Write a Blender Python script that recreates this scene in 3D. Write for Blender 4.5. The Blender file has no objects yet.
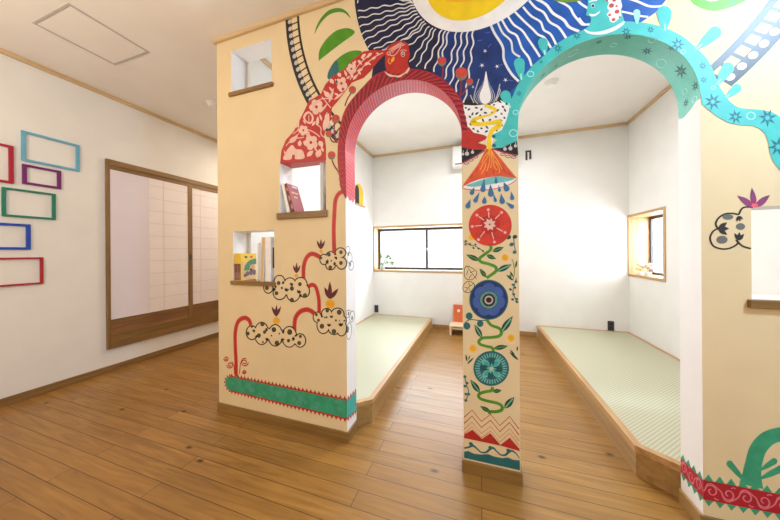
import bpy, bmesh, math, random
from mathutils import Vector, Matrix
from mathutils.geometry import tessellate_polygon
random.seed(7)
S = bpy.context.scene
COL = S.collection

# ------------------------------------------------------------------ camera
CX, CY, F = 390.0, 252.08, 266.94            # principal point and focal length in pixels (780x520)
YAW, ROLL, CH = math.radians(18.632), math.radians(-0.4005), 1.0195
FWD = Vector((-math.sin(YAW), math.cos(YAW), 0))
_R = Vector((math.cos(YAW), math.sin(YAW), 0)); _U = Vector((0, 0, 1))
RGT = math.cos(ROLL)*_R + math.sin(ROLL)*_U
UPV = math.cos(ROLL)*_U - math.sin(ROLL)*_R
CAM = Vector((0, 0, CH))
cam = bpy.data.cameras.new('camera'); co = bpy.data.objects.new('camera', cam); COL.objects.link(co)
cam.sensor_width = 36; cam.lens = F*36/780; cam.shift_y = -(260-CY)/780; cam.clip_start = .02
co.matrix_world = Matrix(((RGT.x, UPV.x, -FWD.x, 0), (RGT.y, UPV.y, -FWD.y, 0), (RGT.z, UPV.z, -FWD.z, CH), (0, 0, 0, 1)))
S.camera = co

# ------------------------------------------------------------------ world, lights, exposure
W = bpy.data.worlds.new('sky'); S.world = W; W.use_nodes = True
bg = W.node_tree.nodes['Background']; bg.inputs[0].default_value = (.86, .92, 1, 1); bg.inputs[1].default_value = 2.2
S.view_settings.view_transform = 'Standard'; S.view_settings.look = 'None'
S.view_settings.gamma = 1; S.view_settings.use_curve_mapping = False
S.view_settings.exposure = 0.0

def area(name, loc, target, sx, sy, power, color, spread=180):
    l = bpy.data.lights.new(name, 'AREA'); l.shape = 'RECTANGLE'; l.size = sx; l.size_y = sy
    l.energy = power; l.color = color; l.spread = math.radians(spread)
    o = bpy.data.objects.new(name, l); COL.objects.link(o); o.location = loc
    o.rotation_euler = (Vector(target)-Vector(loc)).to_track_quat('-Z', 'Y').to_euler()
    return o
def globe(name, loc, r, power, color):
    l = bpy.data.lights.new(name, 'POINT'); l.shadow_soft_size = r; l.energy = power; l.color = color
    o = bpy.data.objects.new(name, l); COL.objects.link(o); o.location = loc; return o
area('daylight_back_window', (-.71, 3.81, 1.07), (-.71, 0, .9), 1.38, .58, 46, (.82, .91, 1))
area('daylight_side_window', (1.77, 3.26, 1.07), (0, 3.2, .95), .56, .58, 19, (.80, .90, 1))
area('daylight_room_window', (2.42, -1.45, 1.5), (0, -1.45, 1.3), 1.3, 1.2, 22, (1, .88, .78))  # added warm fill for the left wall, through a made-up window
area('alcove_lamp', (.05, 2.45, 2.355), (.05, 2.45, 0), .5, .5, 29, (.95, .97, 1))  # added fill that brightens the alcove, hidden behind the column
area('wall_wash_lamp', (1.45, .5, 2.33), (.9, 1.28, 1.3), .36, .36, 52, (.56, .77, 1))
globe('pendant_lamp_light', (-1.7, -.65, 1.6), .13, 37, (1, .86, .68))  # added warm fill, out of view, for the left wall and ceiling
area('uplight_lamp_light', (-1.9, -.5, 1.25), (-1.9, -.5, 3), .3, .3, 16, (1, .90, .78))  # added fill shining upward to lighten the near ceiling
area('passage_lamp', (-2.35, 2.9, 2.34), (-2.35, 2.9, 0), .35, .35, 21, (1, .86, .68))

# ------------------------------------------------------------------ constants of the place
YM, TH = 1.2804, .1135                       # painted wall: front plane and thickness
XL, YB, XNL, XNR, HP = -3.0371, 3.5479, -1.4497, 1.5201, .1407
XA, XB, XC, XD, XE, XR = -1.6044, -.6807, -.0778, .1606, .7622, 1.67
ZC, ZS = 2.4, 1.572                          # ceiling, arch springing
YK = YM+TH                                   # back of the painted wall
XRR, YR = 2.3, -2.5                          # right and rear walls of the near room
YP = 4.6                                     # end of the passage

# ------------------------------------------------------------------ materials
def lin(c):
    c = c/255.0
    return c/12.92 if c <= .04045 else ((c+.055)/1.055)**2.4
def rgb(r, g, b): return (lin(r), lin(g), lin(b), 1)
MATS = {}
def mat(name, c, rough=.55, var=.06, scale=9.0, spec=.5, metal=0, bump=0, bscale=120):
    """plain coat with a little procedural mottling"""
    if name in MATS: return MATS[name]
    m = bpy.data.materials.new(name); m.use_nodes = True; nt = m.node_tree
    b = nt.nodes['Principled BSDF']; b.inputs['Roughness'].default_value = rough
    b.inputs['Specular IOR Level'].default_value = spec; b.inputs['Metallic'].default_value = metal
    tc = nt.nodes.new('ShaderNodeTexCoord'); n = nt.nodes.new('ShaderNodeTexNoise')
    n.inputs['Scale'].default_value = scale; n.inputs['Detail'].default_value = 3
    nt.links.new(tc.outputs['Object'], n.inputs['Vector'])
    r = nt.nodes.new('ShaderNodeValToRGB'); col = rgb(*c)
    r.color_ramp.elements[0].position = .3; r.color_ramp.elements[1].position = .7
    r.color_ramp.elements[0].color = tuple(x*(1-var) for x in col[:3])+(1,)
    r.color_ramp.elements[1].color = tuple(min(1, x*(1+var)) for x in col[:3])+(1,)
    nt.links.new(n.outputs['Fac'], r.inputs['Fac']); nt.links.new(r.outputs['Color'], b.inputs['Base Color'])
    if bump:
        n2 = nt.nodes.new('ShaderNodeTexNoise'); n2.inputs['Scale'].default_value = bscale
        nt.links.new(tc.outputs['Object'], n2.inputs['Vector'])
        bp = nt.nodes.new('ShaderNodeBump'); bp.inputs['Strength'].default_value = bump; bp.inputs['Distance'].default_value = .002
        nt.links.new(n2.outputs['Fac'], bp.inputs['Height']); nt.links.new(bp.outputs['Normal'], b.inputs['Normal'])
    MATS[name] = m; return m

def wood(name, dark, light, axis='x', rough=.45, freq=34):
    m = bpy.data.materials.new(name); m.use_nodes = True; nt = m.node_tree; L = nt.links.new
    b = nt.nodes['Principled BSDF']; b.inputs['Roughness'].default_value = rough
    tc = nt.nodes.new('ShaderNodeTexCoord'); mp = nt.nodes.new('ShaderNodeMapping')
    s = [freq, freq, freq]; s['xyz'.index(axis)] = freq*.07
    mp.inputs['Scale'].default_value = s; L(tc.outputs['Object'], mp.inputs['Vector'])
    n = nt.nodes.new('ShaderNodeTexNoise'); n.inputs['Scale'].default_value = 1; n.inputs['Detail'].default_value = 5
    n.inputs['Distortion'].default_value = .6; L(mp.outputs['Vector'], n.inputs['Vector'])
    r = nt.nodes.new('ShaderNodeValToRGB'); r.color_ramp.elements[0].position = .32; r.color_ramp.elements[1].position = .68
    r.color_ramp.elements[0].color = rgb(*dark); r.color_ramp.elements[1].color = rgb(*light)
    L(n.outputs['Fac'], r.inputs['Fac']); L(r.outputs['Color'], b.inputs['Base Color'])
    MATS[name] = m; return m

def floor_material():
    m = bpy.data.materials.new('oak_planks'); m.use_nodes = True; nt = m.node_tree; L = nt.links.new; N = nt.nodes.new
    b = nt.nodes['Principled BSDF']
    tc = N('ShaderNodeTexCoord')
    br = N('ShaderNodeTexBrick'); br.offset = .37; br.inputs['Scale'].default_value = 1
    br.inputs['Brick Width'].default_value = 1.35; br.inputs['Row Height'].default_value = .08
    br.inputs['Mortar Size'].default_value = .0016; br.inputs['Mortar Smooth'].default_value = .3
    br.inputs['Color1'].default_value = (0, 0, 0, 1); br.inputs['Color2'].default_value = (1, 1, 1, 1); br.inputs['Mortar'].default_value = (.5, .5, .5, 1)
    L(tc.outputs['Object'], br.inputs['Vector'])
    mp = N('ShaderNodeMapping'); mp.inputs['Scale'].default_value = (2.2, 30, 1); L(tc.outputs['Object'], mp.inputs['Vector'])
    off = N('ShaderNodeVectorMath'); off.operation = 'MULTIPLY_ADD'; off.inputs[1].default_value = (9, 7, 5)
    L(br.outputs['Color'], off.inputs[0]); L(mp.outputs['Vector'], off.inputs[2])
    n = N('ShaderNodeTexNoise'); n.inputs['Scale'].default_value = 1; n.inputs['Detail'].default_value = 6; n.inputs['Distortion'].default_value = 1.4
    L(off.outputs[0], n.inputs['Vector'])
    r = N('ShaderNodeValToRGB'); e = r.color_ramp.elements
    e[0].position = .2; e[0].color = rgb(128, 88, 38); e[1].position = .8; e[1].color = rgb(172, 126, 62)
    L(n.outputs['Fac'], r.inputs['Fac'])
    # plank to plank tone
    t = N('ShaderNodeMapRange'); t.inputs['To Min'].default_value = .9; t.inputs['To Max'].default_value = 1.08
    L(br.outputs['Color'], t.inputs['Value'])
    mul = N('ShaderNodeMix'); mul.data_type = 'RGBA'; mul.blend_type = 'MULTIPLY'; mul.inputs['Factor'].default_value = 1
    L(r.outputs['Color'], mul.inputs['A']); L(t.outputs['Result'], mul.inputs['B'])
    # knots
    mk = N('ShaderNodeMapping'); mk.inputs['Scale'].default_value = (1.5, 2.6, 1); L(tc.outputs['Object'], mk.inputs['Vector'])
    v = N('ShaderNodeTexVoronoi'); v.inputs['Scale'].default_value = 1; v.inputs['Randomness'].default_value = 1; v.voronoi_dimensions = '2D'
    L(mk.outputs['Vector'], v.inputs['Vector'])
    kr = N('ShaderNodeValToRGB'); kr.color_ramp.elements[0].position = .008; kr.color_ramp.elements[0].color = (.14, .09, .06, 1)
    kr.color_ramp.elements[1].position = .04; kr.color_ramp.elements[1].color = (1, 1, 1, 1)
    L(v.outputs['Distance'], kr.inputs['Fac'])
    mul2 = N('ShaderNodeMix'); mul2.data_type = 'RGBA'; mul2.blend_type = 'MULTIPLY'; mul2.inputs['Factor'].default_value = .9
    L(mul.outputs['Result'], mul2.inputs['A']); L(kr.outputs['Color'], mul2.inputs['B'])
    mx = N('ShaderNodeMix'); mx.data_type = 'RGBA'; L(br.outputs['Fac'], mx.inputs['Factor'])
    L(mul2.outputs['Result'], mx.inputs['A']); mx.inputs['B'].default_value = rgb(70, 44, 20)
    L(mx.outputs['Result'], b.inputs['Base Color'])
    b.inputs['Roughness'].default_value = .37
    bp = N('ShaderNodeBump'); bp.inputs['Strength'].default_value = .25; bp.inputs['Distance'].default_value = .0015; bp.invert = True
    L(br.outputs['Fac'], bp.inputs['Height']); L(bp.outputs['Normal'], b.inputs['Normal'])
    return m

def tatami_material():
    m = bpy.data.materials.new('tatami_weave'); m.use_nodes = True; nt = m.node_tree; L = nt.links.new; N = nt.nodes.new
    b = nt.nodes['Principled BSDF']; b.inputs['Roughness'].default_value = .5
    tc = N('ShaderNodeTexCoord'); mp = N('ShaderNodeMapping'); mp.inputs['Rotation'].default_value = (0, 0, math.radians(45))
    L(tc.outputs['Object'], mp.inputs['Vector'])
    w = N('ShaderNodeTexWave'); w.wave_type = 'BANDS'; w.bands_direction = 'X'; w.inputs['Scale'].default_value = 22; w.inputs['Distortion'].default_value = .2
    L(mp.outputs['Vector'], w.inputs['Vector'])
    r = N('ShaderNodeValToRGB'); e = r.color_ramp.elements
    e[0].position = .15; e[0].color = rgb(172, 168, 140); e[1].position = .75; e[1].color = rgb(194, 190, 164)
    L(w.outputs['Fac'], r.inputs['Fac']); L(r.outputs['Color'], b.inputs['Base Color'])
    bp = N('ShaderNodeBump'); bp.inputs['Strength'].default_value = .2; bp.inputs['Distance'].default_value = .001
    L(w.outputs['Fac'], bp.inputs['Height']); L(bp.outputs['Normal'], b.inputs['Normal'])
    return m

def glass_material():
    m = bpy.data.materials.new('window_glass'); m.use_nodes = True; nt = m.node_tree; L = nt.links.new; N = nt.nodes.new
    out = nt.nodes['Material Output']; nt.nodes.remove(nt.nodes['Principled BSDF'])
    t = N('ShaderNodeBsdfTransparent'); t.inputs[0].default_value = (.95, .97, .98, 1)
    g = N('ShaderNodeBsdfGlossy'); g.inputs['Roughness'].default_value = .05
    fr = N('ShaderNodeValue'); fr.outputs[0].default_value = .05
    mx = N('ShaderNodeMixShader'); L(fr.outputs[0], mx.inputs[0]); L(t.outputs[0], mx.inputs[1]); L(g.outputs[0], mx.inputs[2])
    L(mx.outputs[0], out.inputs[0]); return m

WHITE = mat('white_wallpaper', (232, 229, 224), .75, .02, 6, .3, bump=.15, bscale=260)
CEIL = mat('ceiling_paper', (240, 235, 229), .8, .02, 4, .2, bump=.1, bscale=200)
CREAM = mat('painted_wall_cream', (229, 206, 163), .6, .03, 5, .3, bump=.1, bscale=220)
REVEAL = mat('reveal_white', (238, 234, 232), .6, .02, 6, .3)
FLOOR = floor_material(); TATAMI = tatami_material(); GLASS = glass_material()
OAK_X = wood('oak_trim_x', (150, 114, 66), (176, 138, 84), 'x'); OAK_Y = wood('oak_trim_y', (150, 114, 66), (176, 138, 84), 'y')
PALE_X = wood('pale_moulding_x', (200, 168, 124), (218, 188, 144), 'x'); PALE_Y = wood('pale_moulding_y', (200, 168, 124), (218, 188, 144), 'y')
DARK_X = wood('brown_board_x', (122, 90, 42), (150, 112, 58), 'x'); DARK_Y = wood('brown_board_y', (116, 86, 46), (146, 110, 64), 'y')
DARK_Z = wood('brown_board_z', (116, 86, 46), (146, 110, 64), 'z')
CASE_X = wood('window_wood_x', (170, 132, 88), (200, 162, 114), 'x'); CASE_Y = wood('window_wood_y', (170, 128, 80), (200, 158, 106), 'y')
CASE_Z = wood('window_wood_z', (170, 132, 88), (200, 162, 114), 'z')
SASH = mat('bronze_sash', (62, 56, 54), .4, .05)
ALU = mat('hatch_aluminium', (190, 184, 176), .45, .03, 8)
CHARC = mat('charcoal_plastic', (52, 54, 56), .4, .04)
PLAST = mat('white_plastic', (238, 236, 232), .4, .01)

# ------------------------------------------------------------------ mesh helpers
class MB:
    def __init__(s): s.v = []; s.f = []; s.m = []; s.mats = []
    def mi(s, m):
        if m not in s.mats: s.mats.append(m)
        return s.mats.index(m)
    def add(s, vs, fs, m):
        o = len(s.v); k = s.mi(m); s.v += [tuple(p) for p in vs]
        for f in fs: s.f.append(tuple(i+o for i in f)); s.m.append(k)
    def bm(s, b, m, M=None):
        if M is not None: bmesh.ops.transform(b, matrix=M, verts=b.verts)
        b.verts.index_update(); s.add([v.co[:] for v in b.verts], [[v.index for v in f.verts] for f in b.faces], m); b.free()
    def box(s, x0, x1, y0, y1, z0, z1, m, bev=0, M=None, seg=2):
        b = bmesh.new(); bmesh.ops.create_cube(b, size=1)
        for v in b.verts: v.co = Vector(((x0+x1)/2+v.co.x*abs(x1-x0), (y0+y1)/2+v.co.y*abs(y1-y0), (z0+z1)/2+v.co.z*abs(z1-z0)))
        if bev: bmesh.ops.bevel(b, geom=b.edges[:], offset=bev, segments=seg, affect='EDGES', profile=.5)
        s.bm(b, m, M)
    def quad(s, a, b, c, d, m): s.add([a, b, c, d], [(0, 1, 2, 3)], m)
    def lathe(s, prof, c, m, n=24, axis='z'):
        vs = []; fs = []
        for r, h in prof:
            for i in range(n):
                a = 2*math.pi*i/n; p = (r*math.cos(a), r*math.sin(a), h)
                if axis == 'y': p = (p[0], p[2], p[1])
                if axis == 'x': p = (p[2], p[0], p[1])
                vs.append((c[0]+p[0], c[1]+p[1], c[2]+p[2]))
        for k in range(len(prof)-1):
            for i in range(n):
                j = (i+1) % n; fs.append((k*n+i, k*n+j, (k+1)*n+j, (k+1)*n+i))
        fs.append(tuple(range(n))[::-1]); fs.append(tuple((len(prof)-1)*n+i for i in range(n)))
        s.add(vs, fs, m)
    def prism(s, pts, z0, z1, m):                      # polygon in xy extruded along z
        n = len(pts); vs = [(x, y, z0) for x, y in pts]+[(x, y, z1) for x, y in pts]
        fs = [tuple(range(n))[::-1], tuple(range(n, 2*n))]+[(i, (i+1) % n, n+(i+1) % n, n+i) for i in range(n)]
        s.add(vs, fs, m)
    def tube(s, pts, r, m, n=8):
        pts = [Vector(p) for p in pts]; vs = []; fs = []
        for i, p in enumerate(pts):
            d = (pts[min(i+1, len(pts)-1)]-pts[max(i-1, 0)]).normalized()
            a = d.orthogonal().normalized(); b = d.cross(a)
            rr = r[i] if isinstance(r, (list, tuple)) else r
            for k in range(n):
                t = 2*math.pi*k/n; vs.append(p+rr*(math.cos(t)*a+math.sin(t)*b))
        for i in range(len(pts)-1):
            for k in range(n):
                j = (k+1) % n; fs.append((i*n+k, i*n+j, (i+1)*n+j, (i+1)*n+k))
        fs.append(tuple(range(n))[::-1]); fs.append(tuple((len(pts)-1)*n+i for i in range(n)))
        s.add(vs, fs, m)
    def build(s, name, parent=None, smooth=False, fix=True):
        me = bpy.data.meshes.new(name); me.from_pydata(s.v, [], s.f)
        for m in s.mats: me.materials.append(m)
        for p, k in zip(me.polygons, s.m): p.material_index = k; p.use_smooth = smooth
        if fix:
            b = bmesh.new(); b.from_mesh(me); bmesh.ops.recalc_face_normals(b, faces=b.faces[:]); b.to_mesh(me); b.free()
        if smooth:
            try: me.set_sharp_from_angle(angle=math.radians(40))
            except Exception: pass
        o = bpy.data.objects.new(name, me); COL.objects.link(o)
        if parent is not None:
            w = Vector((0, 0, 0)); q = parent
            while q is not None: w += q.location; q = q.parent
            me.transform(Matrix.Translation(-w)); o.parent = parent
        return o

def thing(name, label, cat, loc=(0, 0, 0), group=None):
    o = bpy.data.objects.new(name, None); COL.objects.link(o); o.location = loc; o.empty_display_size = .05
    return tag(o, label, cat, group)
def tag(o, label, cat, group=None):
    o['label'] = label; o['category'] = cat
    if group: o['group'] = group
    return o
def struct(o, label=None):
    o['kind'] = 'structure'
    if label: o['label'] = label; o['category'] = o.name.split('_')[0]
    return o
def boxo(name, b, m, parent=None, bev=0):
    q = MB(); q.box(*b, m, bev); return q.build(name, parent)

# ------------------------------------------------------------------ pixel of the photograph -> point on a plane of the place
def ray(px, py): return FWD+(px-CX)/F*RGT-(py-CY)/F*UPV
def on(px, py, ax, val):
    v = ray(px, py); return CAM+v*((val-CAM[ax])/v[ax])
def wl(px, py):
    p = on(px, py, 1, YM); return (p.x, p.z)
def scale_at(px, py): return (on(px, py, 1, YM)-CAM).dot(FWD)/F      # metres per pixel on the painted wall

# ================================================================== SETTING
struct(boxo('floor', (XL-.12, XRR+.12, YR-.12, YP+.12, -.1, 0), FLOOR), 'oak plank floor with dark knots running through both rooms')
struct(boxo('ceiling', (XL-.12, XRR+.12, YR-.12, YP+.12, ZC, ZC+.1), CEIL), 'plain papered ceiling over the room and the alcove')
struct(boxo('wall_left', (XL-.12, XL, YR-.12, YP+.12, 0, ZC), WHITE), 'white left wall carrying the coloured frames and the sliding doors')
struct(boxo('wall_rear', (XL, XRR, YR-.12, YR, 0, ZC), WHITE), 'white wall behind the viewer')
q = MB(); RY0, RY1, RZ0, RZ1 = -2.1, -.8, .9, 2.1
q.box(XRR, XRR+.12, YR-.12, RY0, 0, ZC, WHITE); q.box(XRR, XRR+.12, RY1, YM, 0, ZC, WHITE)
q.box(XRR, XRR+.12, RY0, RY1, 0, RZ0, WHITE); q.box(XRR, XRR+.12, RY0, RY1, RZ1, ZC, WHITE)
struct(q.build('wall_right'), 'white right wall of the near room with an added window')
struct(boxo('wall_alcove_left', (XA+.001, XNL, YK, YP, 0, ZC), WHITE), 'white left wall of the tatami alcove')
struct(boxo('wall_passage', (XL, XA, YP, YP+.12, 0, ZC), WHITE), 'white end wall of the passage')
# right alcove wall with the small window opening
WY0, WY1, WZ0, WZ1 = 2.965, 3.545, .765, 1.375
q = MB(); X0, X1 = XNR, XNR+.22
q.box(X0, X1, YK, WY0, 0, ZC, WHITE); q.box(X0, X1, WY1, YB+.12, 0, ZC, WHITE)
q.box(X0, X1, WY0, WY1, 0, WZ0, WHITE); q.box(X0, X1, WY0, WY1, WZ1, ZC, WHITE)
struct(q.build('wall_alcove_right'), 'white right wall of the tatami alcove with a small window')
# back wall with the long window opening
BX0, BX1, BZ0, BZ1 = -1.432, .03, .765, 1.362
q = MB()
q.box(XNL, BX0, YB, YB+.22, 0, ZC, WHITE); q.box(BX1, XNR, YB, YB+.22, 0, ZC, WHITE)
q.box(BX0, BX1, YB, YB+.22, 0, BZ0, WHITE); q.box(BX0, BX1, YB, YB+.22, BZ1, ZC, WHITE)
struct(q.build('wall_back'), 'white back wall of the tatami alcove with a long low window')

# ---- the painted wall with two arches and four openings; the mural is paint in this mesh
HOLES = {'top': (-1.480, -1.164, 2.029, 2.294), 'arched': (-1.112, -.802, 1.252, 1.548),
         'low': (-1.476, -1.156, .846, 1.156), 'right': (.894, 1.32, .848, 1.168)}
ARCH = {'L': (XB, XC), 'R': (XD, XE)}
NA = 64
def arch_pts(a, b):
    c, r = (a+b)/2, (b-a)/2
    return [(c-r*math.cos(math.pi*i/NA), ZS+r*math.sin(math.pi*i/NA)) for i in range(NA+1)]
wall = MB()
RED_DK = mat('paint_deep_crimson', (120, 14, 42), .5, .12, 30); RED_D = mat('paint_dark_red', (168, 28, 50), .5, .12, 30); RED_S = mat('paint_soffit_red', (196, 52, 66), .5, .1, 20)
RED_L = mat('paint_soffit_orange_line', (226, 112, 84), .5, .1, 30); RED_M = mat('paint_soffit_mauve', (176, 62, 104), .5, .1, 20)
ORLINE = mat('paint_orange_line', (186, 64, 44), .5, .1, 30)
RED = mat('paint_red', (184, 40, 36), .5, .12, 25); PIPE = mat('paint_pipe_red', (200, 60, 56), .5, .16, 16)
PINK = mat('paint_pale_pink', (232, 190, 172), .5, .08, 30); ROSE = mat('paint_rose', (222, 96, 112), .5, .1, 30)
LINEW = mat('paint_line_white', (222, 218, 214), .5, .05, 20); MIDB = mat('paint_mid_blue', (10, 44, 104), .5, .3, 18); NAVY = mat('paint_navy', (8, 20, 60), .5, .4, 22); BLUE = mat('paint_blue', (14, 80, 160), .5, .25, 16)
WHT = mat('paint_white', (238, 232, 226), .5, .05, 20); YEL = mat('paint_yellow', (238, 200, 20), .5, .08, 14); YOR = mat('paint_orange_yellow', (236, 172, 34), .5, .08, 14)
TURQ = mat('paint_turquoise', (66, 184, 176), .5, .07, 24); TEALD = mat('paint_soffit_green', (98, 186, 168), .5, .06, 24)
STAR = mat('paint_star_teal', (0, 104, 118), .5, .12, 30); STARD = mat('paint_star_dark', (0, 84, 84), .5, .1, 30); AQUA = mat('paint_pale_aqua', (160, 226, 226), .5, .05, 20)
SEAGR = mat('paint_sea_green', (52, 156, 118), .5, .14, 22); SEAAQ = mat('paint_sea_aqua', (58, 168, 160), .5, .1, 22)
GREEN = mat('paint_leaf_green', (74, 142, 22), .5, .14, 22); DGREEN = mat('paint_dark_green', (20, 76, 58), .5, .15, 40); LGREEN = mat('paint_light_green', (122, 186, 150), .5, .08, 30)
VINE = mat('paint_vine_green', (84, 146, 38), .5, .1, 30); LIME = mat('paint_lime', (104, 190, 42), .5, .08, 20); OLIVE = mat('paint_olive', (110, 140, 40), .5, .1, 20)
BLACK = mat('paint_black', (26, 22, 26), .42, .1, 30); SPOT = mat('paint_olive_spot', (84, 74, 40), .5, .1, 40); GREY = mat('paint_grey_spot', (104, 104, 102), .5, .06, 40)
DOTW = mat('paint_grey_white', (196, 190, 184), .5, .05, 30); MAROON = mat('paint_maroon', (96, 30, 40), .5, .15, 40); PURP = mat('paint_purple', (128, 56, 104), .5, .15, 30)
VORANGE = mat('paint_volcano', (216, 84, 44), .5, .14, 26); VYEL = mat('paint_lava_line', (240, 164, 52), .5, .08, 26); DROP = mat('paint_drop_blue', (58, 112, 158), .5, .12, 40)
TEAL = mat('paint_teal', (36, 104, 108), .5, .14, 26); TEALL = mat('paint_light_teal', (112, 186, 182), .5, .08, 26); FBLUE = mat('paint_flower_blue', (66, 92, 164), .5, .1, 26)
SOFTY = mat('paint_soft_yellow', (240, 202, 120), .5, .06, 40); FRED = mat('paint_flower_red', (206, 56, 40), .5, .14, 30); POPPY = mat('paint_poppy_red', (196, 70, 58), .5, .1, 40)
POPG = mat('paint_poppy_grey', (120, 116, 94), .5, .1, 40); BAND = mat('paint_band_crimson', (176, 22, 40), .5, .1, 30); STEMR = mat('paint_stem_red', (136, 40, 56), .5, .1, 30)
MAGE = mat('paint_magenta', (160, 40, 92), .5, .1, 30); CREAMD = mat('paint_peach', (238, 206, 178), .5, .05, 30)

outer = [(XA, 0), (XB, 0)]+arch_pts(XB, XC)+[(XC, 0), (XD, 0)]+arch_pts(XD, XE)+[(XE, 0), (XR, 0), (XR, ZC), (XA, ZC)]
loops = [outer]+[[(h[0], h[2]), (h[0], h[3]), (h[1], h[3]), (h[1], h[2])] for h in HOLES.values()]
flat = [p for l in loops for p in l]
tris = tessellate_polygon([[Vector((x, z, 0)) for x, z in l] for l in loops])
wall.add([(x, YM, z) for x, z in flat], [tuple(t) for t in tris], CREAM)
wall.add([(x, YK, z) for x, z in flat], [tuple(t) for t in tris], WHITE)
n0 = len(outer)
for i in range(n0):
    a, b = outer[i], outer[(i+1) % n0]; m = REVEAL if i != n0-1 else CREAM
    if a[1] >= ZS-1e-6 and b[1] >= ZS-1e-6 and max(a[1], b[1]) < ZC-.01:
        if a[0] < 0: m = RED_M if (i % 9) in (1, 6) and i < 26 else RED_S
        else: m = TEALD
    wall.quad((a[0], YM, a[1]), (b[0], YM, b[1]), (b[0], YK, b[1]), (a[0], YK, a[1]), m)
for k, h in HOLES.items():
    x0, x1, z0, z1 = h
    wall.quad((x0, YM, z0), (x0, YM, z1), (x0, YK, z1), (x0, YK, z0), REVEAL)
    wall.quad((x1, YM, z0), (x1, YM, z1), (x1, YK, z1), (x1, YK, z0), REVEAL)
    wall.quad((x0, YM, z1), (x1, YM, z1), (x1, YK, z1), (x0, YK, z1), RED if k == 'arched' else REVEAL)
    wall.quad((x0, YM, z0), (x1, YM, z0), (x1, YK, z0), (x0, YK, z0), REVEAL)

# ---- painting helpers (all in wall coordinates x, z; LY = coat number)
COAT = .00018
_k = [0]
def coat(ly):
    _k[0] = (_k[0]+1) % 66
    return COAT*ly+_k[0]*2.5e-6
def clip_top(P, zmax=2.372):
    out = []
    for i in range(len(P)):
        a, b = P[i], P[(i+1) % len(P)]
        if a[1] <= zmax: out.append(a)
        if (a[1] <= zmax) != (b[1] <= zmax):
            t = (zmax-a[1])/(b[1]-a[1]); out.append((a[0]+t*(b[0]-a[0]), zmax))
    return out
def face(P, m, ly, put=None):
    if put is None: P = clip_top(P)
    if len(P) < 3: return
    tr = tessellate_polygon([[Vector((x, z, 0)) for x, z in P]])
    d = coat(ly)
    if put is None: vs = [(x, YM-d, z) for x, z in P]
    else: vs = [put(x, z, d) for x, z in P]
    wall.add(vs, [tuple(t) for t in tr], m)
def smooth(P, closed=False, n=5):
    P = [Vector((p[0], p[1])) for p in P]; out = []; L = len(P); rng = L if closed else L-1
    for i in range(rng):
        p0 = P[(i-1) % L] if closed or i > 0 else P[0]; p1 = P[i]; p2 = P[(i+1) % L]
        p3 = P[(i+2) % L] if closed or i+2 < L else P[-1]
        for k in range(n):
            t = k/n
            out.append(.5*((2*p1)+(p2-p0)*t+(2*p0-5*p1+4*p2-p3)*t*t+(3*p1-p0-3*p2+p3)*t**3))
    if not closed: out.append(P[-1])
    return [(p.x, p.y) for p in out]
def W_(P): return [wl(*p) for p in P]
def poly(P, m, ly, sm=True, n=4): face(W_(smooth(P, True, n) if sm else P), m, ly)     # P in photo pixels
def ribbon(Q, w, m, ly, put=None, closed=False):
    """Q in wall coordinates, w full width (number or list)"""
    L = len(Q); vs = []
    for i in range(L):
        a = Q[(i-1) % L if closed else max(i-1, 0)]; b = Q[(i+1) % L if closed else min(i+1, L-1)]
        dx, dz = b[0]-a[0], b[1]-a[1]; d = math.hypot(dx, dz) or 1
        h = (w[min(L-1, int(i*len(w)/L))] if isinstance(w, (list, tuple)) else w)/2
        vs += [(Q[i][0]-dz/d*h, Q[i][1]+dx/d*h), (Q[i][0]+dz/d*h, Q[i][1]-dx/d*h)]
    fs = [(2*i, 2*i+1, 2*i+3, 2*i+2) for i in range(L-1)]
    if closed: fs.append((2*L-2, 2*L-1, 1, 0))
    d = coat(ly)
    if put is None:
        if max(z for x, z in vs) > 2.38: fs = [f for f in fs if max(vs[i][1] for i in f) < 2.38]
        V = [(x, YM-d, z) for x, z in vs]
    else: V = [put(x, z, d) for x, z in vs]
    wall.add(V, fs, m)
def lerpw(w, n):
    if not isinstance(w, (list, tuple)): return w
    out = []
    for i in range(n):
        t = i/(n-1)*(len(w)-1); k = min(int(t), len(w)-2); out.append(w[k]+(w[k+1]-w[k])*(t-k))
    return out
def stroke(P, w, m, ly, sm=True, closed=False):                                   # px points, px width
    s = sum(scale_at(*p) for p in P)/len(P)
    Q = W_(smooth(P, closed, 6) if sm else P)
    w = lerpw(w, len(Q)); w = [x*s for x in w] if isinstance(w, list) else w*s
    ribbon(Q, w, m, ly, closed=closed)
def ell(c, rx, ry, m, ly, rot=0, n=22):                                           # px centre and radii
    poly([(c[0]+rx*math.cos(t)*math.cos(rot)-ry*math.sin(t)*math.sin(rot), c[1]+rx*math.cos(t)*math.sin(rot)+ry*math.sin(t)*math.cos(rot))
          for t in [2*math.pi*i/n for i in range(n)]], m, ly, False)
def ringp(c, rx, ry, w, m, ly, n=24):
    stroke([(c[0]+rx*math.cos(2*math.pi*i/n), c[1]+ry*math.sin(2*math.pi*i/n)) for i in range(n)], w, m, ly, False, True)
def disc(cx, cz, r, m, ly, n=96): face([(cx+r*math.cos(2*math.pi*i/n), cz+r*math.sin(2*math.pi*i/n)) for i in range(n)], m, ly)
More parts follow.
